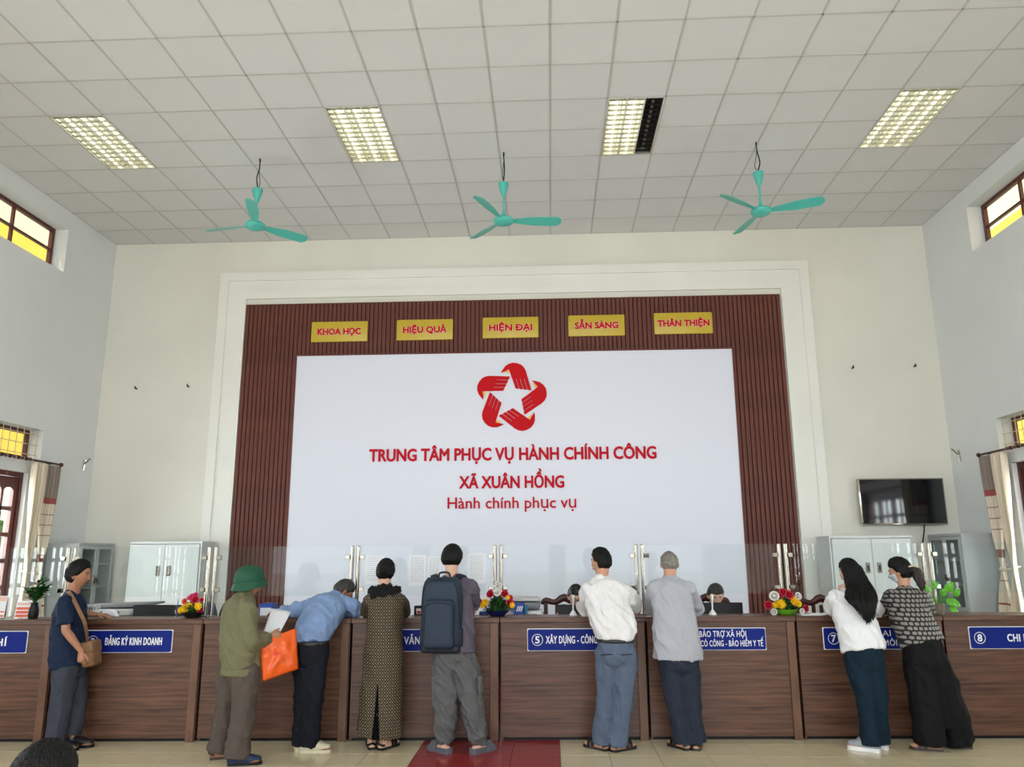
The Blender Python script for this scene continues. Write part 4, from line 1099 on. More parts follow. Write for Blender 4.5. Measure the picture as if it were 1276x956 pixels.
sandal(P, legs[0][2], legs[0][3], .95, 'flat', M['brownleather']); sandal(P, legs[1][2], legs[1][3], .97, 'shoe', mat('navy_shoe', (26, 42, 74), .6), M['black'])
# helmet with crown, brim and band
hm = mat('green_helmet_cloth', (12, 76, 52), .7, noise_amt=.08, nscale=30, bump=.1, bscale=300)
hR = frame((.8, .6, .12)); bm = B()
prof = [(.0, .132), (.03, .130), (.06, .119), (.085, .097), (.10, .066), (.106, .03), (.109, .0)]
n = 40; rings = []
def hpt(rr, z, t, brim=0):
    yy = math.sin(t); return hd + hR @ (V((rr * math.cos(t) * .96, rr * yy * 1.16 - .004, z + .018 - brim * (.038 + .024 * abs(math.cos(t)) * .6 + (.012 if yy < 0 else 0)))))
for rr, z in prof: rings.append([bm.verts.new(hpt(max(rr, .0005), z, 2 * PI * i / n)) for i in range(n)])
for rr, b in ((.120, .4), (.134, 1.0), (.135, 1.07), (.118, .6), (.098, .1)): rings.append([bm.verts.new(hpt(rr, 0, 2 * PI * i / n, b)) for i in range(n)])
for a, b in zip(rings, rings[1:]):
    for i in range(n): bm.faces.new((a[i], a[(i + 1) % n], b[(i + 1) % n], b[i]))
hl = part('sun_helmet', bm_me(bm), hm, P)
bm = B()
for z, k in ((.0, 1.02), (.014, 1.015)):
    pass
rg = [[bm.verts.new(hpt(.1095 + a, z, 2 * PI * i / n)) for i in range(n)] for a, z in ((0, .001), (.002, .002), (.001, .022), (-.003, .022))]
for a, b in zip(rg, rg[1:]):
    for i in range(n): bm.faces.new((a[i], a[(i + 1) % n], b[(i + 1) % n], b[i]))
part('hat_band', bm_me(bm), hm, hl)
bm = B(); ball(bm, hpt(.001, .135, 0), .008); part('top_button', bm_me(bm), hm, hl)
for t in (.4, -.9, 2.2, -2.3):
    bm = B(); ball(bm, hpt(.094, .088, t), .0035, u=8, v=6); part('vent_eyelet', bm_me(bm), M['steel'], hl)
# papers and the orange bag he holds
bm = B(); G = []
c0, c1, c2, c3 = A(327, 792, 6.72), A(350, 787, 6.80), A(362, 763, 6.98), A(338, 761, 6.92)
for k in range(3):
    dz = V((.002 * k, -.004 * k, .004 * k)); nn = 8
    g = [[bm.verts.new((c0.lerp(c1, i / nn)).lerp(c3.lerp(c2, i / nn), j / nn) + dz + V((0, 0, .012 * math.sin(i / nn * 3 + k) * (j / nn)))) for i in range(nn + 1)] for j in range(nn + 1)]
    for a, b in zip(g, g[1:]):
        for i in range(nn): bm.faces.new((a[i], a[i + 1], b[i + 1], b[i]))
o = obj('paper_sheets', bm, M['paper'], None, True); md = o.modifiers.new('t', 'SOLIDIFY'); md.thickness = .0015
tag(o, 'few loose white papers held up by the man in the green helmet', 'papers')
bagp = mat('orange_plastic', (240, 96, 24), .35, noise_amt=.1, nscale=9)
bt = thing('plastic_bag', 'bright orange plastic bag held by the man in the green helmet', 'bag', A(350, 850, 6.66))
q0, q1, q2, q3 = A(323, 800, 6.60), A(369, 783, 6.78), A(372, 834, 6.76), A(327, 850, 6.58)
bm = B(); nn = 22; F2 = []
for side in (-1, 1):
    g = []
    for j in range(nn + 1):
        row = []
        for i in range(nn + 1):
            u, v = i / nn, j / nn
            p = q0.lerp(q1, u).lerp(q3.lerp(q2, u), v); e = math.sin(PI * u) ** .6 * math.sin(PI * min(1, v * 1.0 + .02)) ** .5
            wv = noise.noise(V((u * 5, v * 4, side * 3))) * .03 + (1 - abs(noise.noise(V((u * 3 + v * 2.5, v * 2 - u, 7 + side))))) * .02
            row.append(bm.verts.new(p + V((.25, -.95, 0)).normalized() * -side * (.035 * e + wv * e)))
        g.append(row)
    for a, b in zip(g, g[1:]):
        for i in range(nn): bm.faces.new((a[i], a[i + 1], b[i + 1], b[i]))
bmesh.ops.remove_doubles(bm, verts=bm.verts, dist=.002)
part('bag_body', bm_me(bm), bagp, bt)
bm = B(); tube(bm, [A(330, 798, 6.63), A(338, 792, 6.68), A(345, 792, 6.72), A(352, 791, 6.74)], [.012, .02, .02, .01], V((0, 0, 1)), .7); part('handle', bm_me(bm), bagp, bt)
bm = B(); ball(bm, q0.lerp(q2, .5) + V((-.02, -.048, .02)), .04, (1, .1, .5)); part('printed_mark', bm_me(bm), mat('red_print', (214, 52, 40), .4), bt)

# ---- man in light blue shirt bending over the counter
pe = A(387, 806, 6.97); wa = A(390, 789, 7.05); ch = A(404, 763, 7.24); nk = A(419, 745, 7.40); hd = A(427.5, 738, 7.50)
shL, shR = A(384, 757, 7.36), A(438, 755, 7.36)
elL = top(A(361, 765, 7.47).x, 7.42, .055); wrL = top(A(346, 765, 7.55).x, 7.53, .035)
elR = top(A(446, 765, 7.45).x, 7.41, .06); wrR = top(A(424, 765, 7.55).x, 7.52, .035)
legs = [(A(380, 815, 6.98), A(379, 868, 6.95), V((GX(375, 7.0), 7.02, .08)), V((GX(392, 7.0), 7.1, 0))), (A(394, 815, 6.97), A(391, 868, 6.93), V((GX(383, 6.96), 6.97, .08)), V((GX(403, 6.9), 6.985, 0)))]
P, R = person('man in light blue shirt and black trousers bending low over the counter', (GX(382, 6.97), 6.97, 0), M['skin_d'], .95, hd, (.62, .45, -.62), nk, ch, pe,
    [(shL, elL, wrL, (-.8, .5, -.05), (0, 0, -1), (.5, .8, 0), .3), (shR, elR, wrR, (-1, .3, -.03), (0, 0, -1), (.0, 1, 0), .3)], legs, waist=wa)
face_bits(P, hd, R, .95, M['hair'])
hair_cap(P, hd, R, .95, mat('dark_grey_hair', (52, 50, 50), .5, noise_amt=.4, nscale=50, bump=.6, bscale=140), .014, seed=6)
lb = cloth('light_blue_cotton', (128, 152, 190), ns=8); bk = cloth('black_slacks', (22, 24, 32))
ax = (ch - wa).normalized(); fr_ = (shR - shL).cross(ax).normalized()
garment(P, 'shirt', [([off(nk, -.01, -.01, 0), nk.lerp(ch, .45), ch, wa, off(pe, 0, 0, .0)], [.065, .165, .175, .156, .144], dict(flat=fr_, ratio=[.9, .62, .72, .85, .85], seg=22, caps=(1, 0))),
    ([shL, off(nk, -.02, -.02, -.02), shR], [.066, .066, .066], {}), ([shL, shL.lerp(elL, .5), elL], [.07, .066, .058], dict(smooth=False)), ([shR, shR.lerp(elR, .5), elR], [.07, .068, .060], dict(smooth=False)),
    ([elL, elL.lerp(wrL, .9)], [.056, .042], dict(caps=(1, 0))), ([elR, elR.lerp(wrR, .9)], [.058, .042], dict(caps=(1, 0)))], lb, wr=(.010, 8, 4, 11))
collar(P, off(nk, -.0, -.01, -.01), (hd - nk), .058, lb, fr_)
garment(P, 'trousers', [([off(pe, 0, .005, .03), off(pe, 0, 0, -.07)], [.156, .155], dict(flat=V((0, 1, 0)), ratio=.86, caps=(0, 1)))] +
    [([l[0], l[0].lerp(l[1], .5), l[1], l[1].lerp(l[2], .5), off(l[2], 0, 0, -.025)], [.10, .095, .085, .082, .085], dict(caps=(1, 0))) for l in legs], bk, wr=(.008, 8, 2, 19))
garment(P, 'belt', [([off(pe, 0, .005, .05), off(pe, 0, .005, .012)], [.160, .160], dict(flat=V((0, 1, 0)), ratio=.86, caps=(0, 0), seg=24))], M['blackleather'], vox=.008, wr=None)
bs = mat('beige_shoe_canvas', (206, 196, 168), .8)
for l in legs: sandal(P, l[2], l[3], .95, 'shoe', bs, bs)

# ---- woman in the long patterned dress
hd = A(481, 714, 7.26); nk = A(480, 733, 7.22); ch = A(481, 762, 7.16); wa = A(479, 790, 7.10); pe = A(478, 815, 7.08)
shL, shR = A(462, 748, 7.18), A(499, 748, 7.18)
elL = top(A(458, 765, 7.42).x, 7.40, .055); wrL = top(A(470, 765, 7.5).x, 7.54, .035); elR = top(A(505, 765, 7.44).x, 7.41, .055); wrR = top(A(494, 765, 7.5).x, 7.55, .035)
legs = [(A(471, 825, 7.09), A(469, 875, 7.09), V((GX(463, 7.12), 7.12, .08)), V((GX(459, 7.2), 7.28, 0))), (A(485, 825, 7.09), A(484, 875, 7.09), V((GX(478, 7.10), 7.10, .08)), V((GX(492, 7.2), 7.24, 0)))]
P, R = person('woman in long black dress with gold lattice pattern and black fur collar', (GX(470, 7.1), 7.1, 0), M['skin_l'], .93, hd, (.1, 1, -.15), nk, ch, pe,
    [(shL, elL, wrL, (.5, .8, 0), (0, 0, -1), (1, -.3, 0), .4), (shR, elR, wrR, (-.5, .8, 0), (0, 0, -1), (-1, -.3, 0), .4)], legs, waist=wa)
hair_cap(P, hd, R, .93, M['hair'], .018, ((-1, -.75), (-.3, -.6), (0, -.3), (.2, 0), (.5, .3), (1, .55)), 8, puff=.008)
bm = B(); ball(bm, off(hd, 0, -.105, .0), .038, (1.1, .7, .9)); tube(bm, [off(hd, -.03, -.10, -.01), off(hd, .0, -.13, .02), off(hd, .03, -.10, -.01)], [.018, .024, .018]); part('hair_bun', remesh(bm, .005, 2, (.004, 30, 30, 2)), M['hair'], P)
dr = lattice('gold_lattice_cloth', (8, 7, 7), (140, 122, 90), 70, 'diamond')
hem = V((GX(472, 7.09), 7.09, .11))
garment(P, 'dress', [([nk, nk.lerp(ch, .4), ch, wa, pe, pe.lerp(hem, .4), hem], [.06, .145, .165, .158, .17, .18, .198], dict(flat=V((0, 1, 0)), ratio=[.9, .66, .74, .8, .8, .75, .75], seg=24, caps=(1, 0))),
    ([shL, off(nk, 0, 0, -.045), shR], [.06, .062, .06], {}), ([shL, shL.lerp(elL, .5), elL], [.062, .064, .058], dict(smooth=False)), ([shR, shR.lerp(elR, .5), elR], [.062, .064, .058], dict(smooth=False)),
    ([elL, elL.lerp(wrL, .8)], [.056, .046], dict(caps=(1, 0))), ([elR, elR.lerp(wrR, .8)], [.056, .046], dict(caps=(1, 0)))], dr, wr=(.007, 6, 1.6, 23))
bm = B(); G = []
for i in range(26):
    t = 2 * PI * i / 26; k = max(0, -math.sin(t))
    G.append(off(nk, .112 * math.cos(t), .07 * math.sin(t) - .015 - .02 * k, -.015 - .04 * k - .02 * max(0, math.sin(t))))
for a, b in zip(G, G[1:] + G[:1]): tube(bm, [a, b], [.034, .034], seg=10, sub=1)
ball(bm, off(nk, 0, -.085, -.055), .1, (1.25, .45, .75)); ball(bm, off(nk, 0, -.06, -.02), .07, (1.4, .6, .8))
part('fur_collar', remesh(bm, .007, 1, (.009, 34, 34, 3)), mat('black_fur', (14, 13, 14), .95, bump=.8, bscale=200), P)
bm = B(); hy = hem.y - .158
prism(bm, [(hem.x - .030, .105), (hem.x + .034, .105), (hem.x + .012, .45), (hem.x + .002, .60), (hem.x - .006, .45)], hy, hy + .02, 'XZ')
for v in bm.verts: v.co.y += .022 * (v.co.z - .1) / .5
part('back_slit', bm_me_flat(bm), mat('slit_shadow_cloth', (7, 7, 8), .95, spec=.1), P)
for l in legs: sandal(P, l[2], l[3], .92, 'flat', M['black'])

# ---- young man with the backpack
hd = A(563.5, 698.5, 7.18); nk = A(563.5, 719, 7.15); ch = A(564, 748, 7.11); wa = A(566, 782, 7.05); pe = A(566, 806, 7.02)
shL, shR = A(541, 731, 7.12), A(587, 732, 7.12)
elL = top(A(541, 765, 7.42).x, 7.39, .055); wrL = top(A(556, 765, 7.5).x, 7.54, .035); elR = top(A(590, 765, 7.43).x, 7.40, .06); wrR = top(A(576, 765, 7.5).x, 7.54, .035)
legs = [(A(556, 822, 7.02), A(556, 870, 6.98), V((GX(554, 6.98), 6.98, .08)), V((GX(535, 7.1), 7.12, 0))), (A(577, 822, 7.02), A(587, 870, 6.98), V((GX(595, 6.98), 6.98, .08)), V((GX(613, 7.1), 7.12, 0)))]
P, R = person('young man in grey t-shirt and cargo trousers wearing a navy backpack', (GX(575, 7.0), 7.0, 0), M['skin_l'], .97, hd, (.16, 1, -.12), nk, ch, pe,
    [(shL, elL, wrL, (.6, .8, 0), (0, 0, -1), (1, -.3, 0), .4), (shR, elR, wrR, (-.6, .8, 0), (0, 0, -1), (-1, -.3, 0), .4)], legs, waist=wa)
face_bits(P, hd, R, .97, M['hair'])
hair_cap(P, hd, R, .97, M['hair'], .026, ((-1, -.42), (-.3, -.40), (-.04, -.2), (.12, -.02), (.4, .25), (1, .4)), 9, puff=.006, amp=.006)
gt = cloth('mauve_grey_cotton', (92, 86, 98), ns=8); cg = cloth('grey_cargo_cotton', (92, 92, 92), ns=10)
garment(P, 't_shirt', [([off(nk, 0, 0, -.02), nk.lerp(ch, .45), ch, wa, off(pe, 0, 0, -.055)], [.065, .16, .172, .175, .178], dict(flat=V((0, 1, 0)), ratio=[.9, .66, .72, .74, .76], seg=24, caps=(1, 0))),
    ([shL, off(nk, 0, 0, -.05), shR], [.062, .064, .062], {}), ([shL, shL.lerp(elL, .5), elL.lerp(shL, .08)], [.068, .07, .068], dict(smooth=False, caps=(1, 0))), ([shR, shR.lerp(elR, .5), elR.lerp(shR, .24)], [.068, .072, .070], dict(smooth=False, caps=(1, 0)))], gt, wr=(.010, 7, 4, 31))
garment(P, 'trousers', [([off(pe, 0, 0, .0), off(pe, 0, 0, -.10)], [.158, .165], dict(flat=V((0, 1, 0)), ratio=.78, seg=22))] +
    [([l[0], l[0].lerp(l[1], .5), l[1], l[1].lerp(l[2], .5), off(l[2], 0, 0, .03), off(l[2], 0, 0, .0)], [.112, .108, .098, .092, .078, .060], dict(caps=(1, 0))) for l in legs], cg, wr=(.013, 9, 5, 37))
for k, l in enumerate(legs):
    sx = -1 if k == 0 else 1; c = l[0].lerp(l[1], .72) + V((sx * .098, -.01, 0))
    bm = B(); rbox(bm, (-.016, -.07, -.10), (.016, .07, .09), .012, 2, MX.Translation(c)); rbox(bm, (-.02, -.075, .05), (.02, .075, .10), .01, 2, MX.Translation(c)); part('cargo_pocket', bm_me(bm), cg, P)
sl = mat('grey_foam', (88, 90, 98), .6)
for l in legs: sandal(P, l[2], l[3], 1.03, 'slide', sl, name='slide')
bpm = mat('navy_nylon', (15, 37, 58), .6, noise_amt=.12, nscale=18, bump=.25, bscale=220); bp2 = mat('dark_navy_nylon', (10, 22, 38), .65)
c = A(551, 763, 6.93)
bp = thing('backpack', 'navy backpack on the back of the young man', 'backpack', c - V((0, 0, .33)), -.12)
def bshape(w_, d_, h_, x0=0, y0=0, z0=0, pinch=.16, nz=16, n_=28):
    bm = B(); rings = []
    for j in range(nz + 1):
        t = j / nz; k = 1
        if t > .7: k = 1 - pinch * ((t - .7) / .3) ** 2
        ee = min(1, math.sqrt(max(0, 1 - (abs(t - .5) * 2) ** 8)) + .02); zz = z0 + h_ * (.5 + (t - .5))
        ring = []
        for i in range(n_):
            a = 2 * PI * i / n_; cx, sy = math.cos(a), math.sin(a); p = 4.5
            rr = (abs(cx) ** p + abs(sy) ** p) ** (-1 / p)
            ring.append(bm.verts.new((x0 + w_ / 2 * rr * cx * k * (.86 + .14 * ee), y0 + d_ / 2 * rr * sy * (.6 + .4 * ee), zz)))
        rings.append(ring)
    for a, b in zip(rings, rings[1:]):
        for i in range(n_): bm.faces.new((a[i], a[(i + 1) % n_], b[(i + 1) % n_], b[i]))
    bm.faces.new(rings[0][::-1]); bm.faces.new(rings[-1]); return bm
obj('main_compartment', bshape(.345, .18, .60, 0, 0, .02), bpm, bp, True)
obj('front_pocket', bshape(.27, .07, .40, .0, -.105, .04, .1), bpm, bp, True)
bm = B(); rbox(bm, (-.17, -.095, .0), (.17, .09, .07), .03, 3); obj('base_panel', bm, bp2, bp, 'auto')
bm = B(); tube(bm, [(-.13, -.143, .14), (-.128, -.143, .35), (-.10, -.142, .40), (0, -.142, .415), (.10, -.142, .40), (.128, -.143, .35), (.13, -.143, .14)], .0035, seg=6); obj('pocket_zip', bm, M['black'], bp)
bm = B(); tube(bm, [(-.165, -.06, .25), (-.160, -.07, .45), (-.12, -.075, .57), (0, -.08, .60), (.12, -.075, .57), (.160, -.07, .45), (.165, -.06, .25)], .0045, seg=6); obj('main_zip', bm, M['black'], bp)
bm = B(); tube(bm, [(-.05, .06, .60), (-.04, .06, .655), (.04, .06, .655), (.05, .06, .60)], .009, seg=8); obj('grab_handle', bm, bp2, bp, True)
for sx in (-1, 1):
    bm = B(); pts = [V((sx * .09, .07, .57)), V((sx * .115, .13, .625)), V((sx * .13, .22, .63)), V((sx * .15, .30, .55)), V((sx * .17, .28, .36)), V((sx * .175, .18, .14)), V((sx * .15, .07, .06))]
    q_ = [cat(pts, k / 4) for k in range(25)]; cc = V((0, .15, .3))
    strip(bm, q_, .055, .012, [(p - V((p.x * .3, .15, .33))) for p in q_]); obj('shoulder_strap', bm, bp2, bp)
    bm = B(); rbox(bm, (sx * .172 - .012, -.05, .05), (sx * .172 + .012, .06, .20), .01, 2); obj('side_pocket', bm, bp2, bp, 'auto')
bm = B(); tube(bm, [V((.16, .06, .16)), V((.19, .02, .08)), V((.19, .0, -.05))], .006, seg=6); obj('loose_strap', bm, M['black'], bp)

# ---- man in white short-sleeved shirt
hd = A(748.5, 701, 7.22); nk = A(750, 721, 7.18); ch = A(756, 752, 7.12); wa = A(765, 782, 7.05); pe = A(767, 803, 7.02)
shL, shR = A(734, 735, 7.16), A(779, 738, 7.12)
elL = top(A(729, 765, 7.47).x, 7.44, .055); wrL = top(A(742, 765, 7.6).x, 7.60, .035); elR = top(A(794, 765, 7.48).x, 7.45, .055); wrR = top(A(776, 765, 7.6).x, 7.60, .035)
legs = [(A(757, 815, 7.03), A(755, 866, 7.05), V((GX(751, 7.1), 7.12, .08)), V((GX(731, 7.2), 7.25, 0))), (A(779, 815, 7.02), A(777, 866, 7.03), V((GX(769, 7.1), 7.08, .08)), V((GX(792, 7.1), 7.2, 0)))]
P, R = person('man in white short-sleeved shirt and blue-grey slacks, head turned left', (GX(762, 7.1), 7.1, 0), M['skin'], .97, hd, (-.72, .68, -.05), nk, ch, pe,
    [(shL, elL, wrL, (.6, .8, 0), (0, 0, -1), (1, -.3, 0), .4), (shR, elR, wrR, (-.7, .6, 0), (0, 0, -1), (-.6, -.6, 0), .4)], legs, waist=wa)
face_bits(P, hd, R, .97, M['hair'])
hair_cap(P, hd, R, .97, M['hair'], .017, ((-1, -.62), (-.3, -.52), (-.05, .0), (.12, .02), (.35, .4), (1, .6)), 12)
ws = cloth('white_cotton', (228, 226, 226), amt=.03, ns=6); bg2 = cloth('blue_grey_slacks', (88, 100, 120), ns=8)
garment(P, 'shirt', [([off(nk, 0, 0, -.015), nk.lerp(ch, .45), ch, wa, off(pe, 0, 0, .02)], [.065, .165, .178, .183, .152], dict(flat=V((0, 1, 0)), ratio=[.9, .66, .72, .78, .8], seg=24, caps=(1, 0))),
    ([shL, off(nk, 0, 0, -.05), shR], [.066, .066, .066], {}), ([shL, shL.lerp(elL, .5), elL.lerp(shL, .1)], [.07, .076, .078], dict(smooth=False, caps=(1, 0))), ([shR, shR.lerp(elR, .5), elR.lerp(shR, .26)], [.07, .078, .082], dict(smooth=False, caps=(1, 0)))], ws, wr=(.011, 6.5, 4, 41))
collar(P, off(nk, 0, 0, -.015), (nk - ch) + V((0, 0, .1)), .058, ws, (-.4, 1, 0))
garment(P, 'trousers', [([off(pe, 0, 0, .04), off(pe, 0, 0, -.09)], [.156, .165], dict(flat=V((0, 1, 0)), ratio=.8, seg=22, caps=(0, 1)))] +
    [([l[0], l[0].lerp(l[1], .5), l[1], l[1].lerp(l[2], .5), off(l[2], 0, 0, -.025)], [.108, .098, .084, .082, .088], dict(caps=(1, 0))) for l in legs], bg2, wr=(.008, 7, 2, 43))
garment(P, 'belt', [([off(pe, 0, 0, .048), off(pe, 0, 0, .018)], [.164, .164], dict(flat=V((0, 1, 0)), ratio=.8, caps=(0, 0), seg=24))], M['blackleather'], vox=.007, wr=None, smooth=0)
for sx in (-.09, .08):
    bm = B(); tube(bm, [off(pe, sx - .045, -.135, -.07), off(pe, sx + .045, -.137, -.066)], .004, seg=6); part('pocket_slit', bm_me(bm), M['black'], P)
for l in legs: sandal(P, l[2], l[3], .99, 'flat', M['blackleather'])

# ---- old man in long grey shirt
hd = A(834, 703, 7.22); nk = A(835, 722, 7.19); ch = A(838, 752, 7.14); wa = A(841, 785, 7.10); pe = A(844, 808, 7.09)
shL, shR = A(816, 734, 7.16), A(858, 734, 7.16)
elL = top(A(813, 765, 7.48).x, 7.45, .055); wrL = top(A(828, 765, 7.6).x, 7.61, .035); elR = top(A(868, 765, 7.48).x, 7.45, .055); wrR = top(A(852, 765, 7.6).x, 7.61, .035)
legs = [(A(836, 820, 7.1), A(841, 870, 7.12), V((GX(853, 7.15), 7.16, .08)), V((GX(842, 7.2), 7.26, 0))), (A(856, 820, 7.1), A(861, 870, 7.12), V((GX(868, 7.15), 7.15, .08)), V((GX(872, 7.2), 7.3, 0)))]
P, R = person('elderly grey-haired man in long light grey shirt and dark slacks, seen from behind', (GX(858, 7.1), 7.14, 0), M['skin'], .95, hd, (0, 1, -.12), nk, ch, pe,
    [(shL, elL, wrL, (.6, .8, 0), (0, 0, -1), (1, -.3, 0), .4), (shR, elR, wrR, (-.6, .8, 0), (0, 0, -1), (-1, -.3, 0), .4)], legs, waist=wa)
hair_cap(P, hd, R, .95, M['hair_g'], .010, ((-1, -.6), (-.3, -.5), (-.05, .0), (.12, .02), (.35, .4), (1, .7)), 14, bald=.75)
gs = cloth('light_grey_cotton', (172, 173, 182), amt=.04, ns=6); ds = cloth('slate_slacks', (42, 48, 62), ns=8)
garment(P, 'shirt', [([off(nk, 0, 0, -.015), nk.lerp(ch, .45), ch, wa, pe, off(pe, 0, 0, -.085)], [.065, .16, .175, .192, .205, .212], dict(flat=V((0, 1, 0)), ratio=[.9, .66, .72, .72, .72, .70], seg=24, caps=(1, 0))),
    ([shL, off(nk, 0, 0, -.05), shR], [.064, .066, .064], {}), ([shL, shL.lerp(elL, .5), elL.lerp(shL, .04)], [.07, .074, .072], dict(smooth=False, caps=(1, 0))), ([shR, shR.lerp(elR, .5), elR.lerp(shR, .04)], [.07, .076, .076], dict(smooth=False, caps=(1, 0)))], gs, wr=(.010, 5.5, 2, 51))
collar(P, off(nk, 0, 0, -.015), UPV, .056, gs, (0, 1, 0))
garment(P, 'trousers', [([off(pe, 0, 0, -.03), off(pe, 0, 0, -.10)], [.155, .160], dict(flat=V((0, 1, 0)), ratio=.8, seg=22))] +
    [([l[0], l[0].lerp(l[1], .5), l[1], l[1].lerp(l[2], .5), off(l[2], 0, 0, -.02)], [.105, .098, .086, .080, .082], dict(caps=(1, 0))) for l in legs], ds, wr=(.008, 7, 2, 53))
for l in legs: sandal(P, l[2], l[3], .94, 'flat', M['blackleather'])

# ---- girl with long black hair
hd = A(1058, 714, 7.33); nk = A(1058, 735, 7.30); ch = A(1062, 764, 7.24); wa = A(1071, 790, 7.18); pe = A(1076, 808, 7.15)
shL, shR = A(1041, 746, 7.27), A(1081, 748, 7.25)
elL = top(A(1036, 765, 7.52).x, 7.50, .05); wrL = A(1046, 742, 7.47); elR = top(A(1092, 765, 7.5).x, 7.47, .05); wrR = top(A(1075, 765, 7.6).x, 7.62, .035)
legs = [(A(1068, 822, 7.15), A(1079, 870, 7.13), V((GX(1087, 7.12), 7.12, .08)), V((GX(1066, 7.15), 7.2, 0))), (A(1086, 822, 7.15), A(1094, 870, 7.15), V((GX(1100, 7.18), 7.22, .08)), V((GX(1080, 7.2), 7.32, 0)))]
P, R = person('young woman with waist-long black hair, white t-shirt and dark jeans leaning on counter', (GX(1092, 7.15), 7.15, 0), M['skin_l'], .92, hd, (-.5, .85, -.05), nk, ch, pe,
    [(shL, elL, wrL, (.1, -.1, 1), (1, -.3, .1), (.2, -1, 0), .7), (shR, elR, wrR, (-.7, .6, 0), (0, 0, -1), (-.6, -.6, 0), .4)], legs, waist=wa)
face_bits(P, hd, R, .92, M['hair'])
hair_cap(P, hd, R, .92, M['hair'], .018, ((-1, -1), (-.2, -.9), (0, -.5), (.15, -.1), (.4, .25), (1, .5)), 15, puff=.004)
ts = cloth('white_jersey', (232, 232, 234), amt=.02, ns=6); je = cloth('dark_teal_denim', (15, 36, 50), ns=10)
bm = B()
for k in range(9):
    u = (k - 4) / 4; a0 = hd + V((.012 + .055 * u, -.075 + .03 * abs(u), .03)); e_ = A(1081 + 8 * u, 776 - 12 * abs(u - .1), 7.03)
    mid_ = A(1073 + 15 * u, 745, 7.08)
    tube(bm, [hd + V((.03 * u, -.03, .08)), a0, hd + V((.035 + .07 * u, -.115 + .025 * abs(u), -.1)), mid_, mid_.lerp(e_, .6), e_], [.03, .034, .034, .030, .02, .006], seg=10)
lh = remesh(bm, .006, 2, (.006, 40, 4, 4)); bm = B(); bm.from_mesh(lh); rn = random.Random(5)
for k in range(70):
    u = rn.uniform(-1, 1); w2 = math.sqrt(1 - u * u) * .03; jx = rn.uniform(-.01, .01)
    e_ = A(1081 + 10 * u, 779 - 16 * abs(u - .1) + rn.uniform(-8, 5), 7.01); mid_ = A(1073 + 19 * u, 745, 7.05)
    tube(bm, [hd + V((.05 * u, -.09 - w2 * .5, .05)), hd + V((.035 + .09 * u + jx, -.135 - w2, -.1)), mid_ + V((jx, -w2, 0)), mid_.lerp(e_, .6) + V((0, -w2 * .7, 0)), e_], [.004, .006, .006, .005, .002], seg=5, sub=3)
part('long_hair', bm_me(bm), M['hair'], P)
garment(P, 't_shirt', [([off(nk, 0, 0, -.02), nk.lerp(ch, .45), ch, wa, off(pe, 0, 0, -.02)], [.06, .145, .165, .182, .185], dict(flat=V((0, 1, 0)), ratio=[.9, .66, .72, .76, .76], seg=24, caps=(1, 0))),
    ([shL, off(nk, 0, 0, -.05), shR], [.06, .062, .06], {}), ([shL, shL.lerp(elL, .5), elL.lerp(shL, .12)], [.068, .078, .078], dict(smooth=False, caps=(1, 0))), ([shR, shR.lerp(elR, .5), elR.lerp(shR, .1)], [.066, .074, .074], dict(smooth=False, caps=(1, 0)))], ts, wr=(.009, 6.5, 3, 61))
garment(P, 'jeans', [([off(pe, 0, 0, .01), off(pe, 0, 0, -.10)], [.155, .165], dict(flat=V((0, 1, 0)), ratio=.8, seg=22))] +
    [([l[0], l[0].lerp(l[1], .5), l[1], l[1].lerp(l[2], .5), off(l[2], 0, 0, -.03)], [.105, .095, .082, .078, .082], dict(caps=(1, 0))) for l in legs], je, wr=(.006, 7, 2, 63))
sn = mat('grey_suede', (150, 154, 160), .7)
for l in legs: sandal(P, l[2], l[3], .95, 'sneaker', sn, M['white'])

# ---- woman in patterned blouse with ponytail and face mask
hd = A(1121.5, 713, 7.36); nk = A(1127, 733, 7.33); ch = A(1133, 764, 7.26); wa = A(1143, 788, 7.20); pe = A(1150, 808, 7.17)
shL, shR = A(1111, 744, 7.30), A(1148, 745, 7.27)
elL = top(A(1104, 765, 7.55).x, 7.53, .05); wrL = top(A(1118, 765, 7.6).x, 7.65, .035); elR = top(A(1158, 765, 7.5).x, 7.50, .05); wrR = top(A(1142, 765, 7.6).x, 7.64, .035)
legs = [(A(1144, 822, 7.17), A(1152, 870, 7.16), V((GX(1166, 7.15), 7.16, .08)), V((GX(1138, 7.2), 7.22, 0))), (A(1163, 822, 7.18), A(1180, 870, 7.2), V((GX(1207, 7.2), 7.27, .08)), V((GX(1180, 7.25), 7.32, 0)))]
P, R = person('woman in black blouse with grey dots and wide black trousers, ponytail with a clip', (GX(1170, 7.2), 7.2, 0), M['skin'], .94, hd, (-.72, .66, -.2), nk, ch, pe,
    [(shL, elL, wrL, (.6, .8, 0), (0, 0, -1), (1, -.3, 0), .4), (shR, elR, wrR, (-.7, .6, 0), (0, 0, -1), (-.6, -.6, 0), .4)], legs, waist=wa)
face_bits(P, hd, R, .94, M['hair'])
hair_cap(P, hd, R, .94, M['hair'], .020, ((-1, -.8), (-.3, -.55), (-.05, -.15), (.12, .05), (.4, .35), (1, .55)), 17, puff=.008)
bm = B(); bk_ = R @ V((0, -1, 0)); b0 = hd + bk_ * .10
tube(bm, [b0 + V((0, 0, .0)), b0 + bk_ * .035 + V((0, 0, -.025)), b0 + bk_ * .045 + V((.01, -.02, -.09)), b0 + bk_ * .04 + V((.02, -.03, -.14)), b0 + bk_ * .03 + V((.03, -.03, -.18))], [.03, .042, .040, .028, .008], seg=14)
part('ponytail', remesh(bm, .006, 2, (.005, 40, 12, 4)), mat('dark_brown_hair', (36, 24, 22), .45, noise_amt=.4, nscale=50, bump=.6, bscale=140), P)
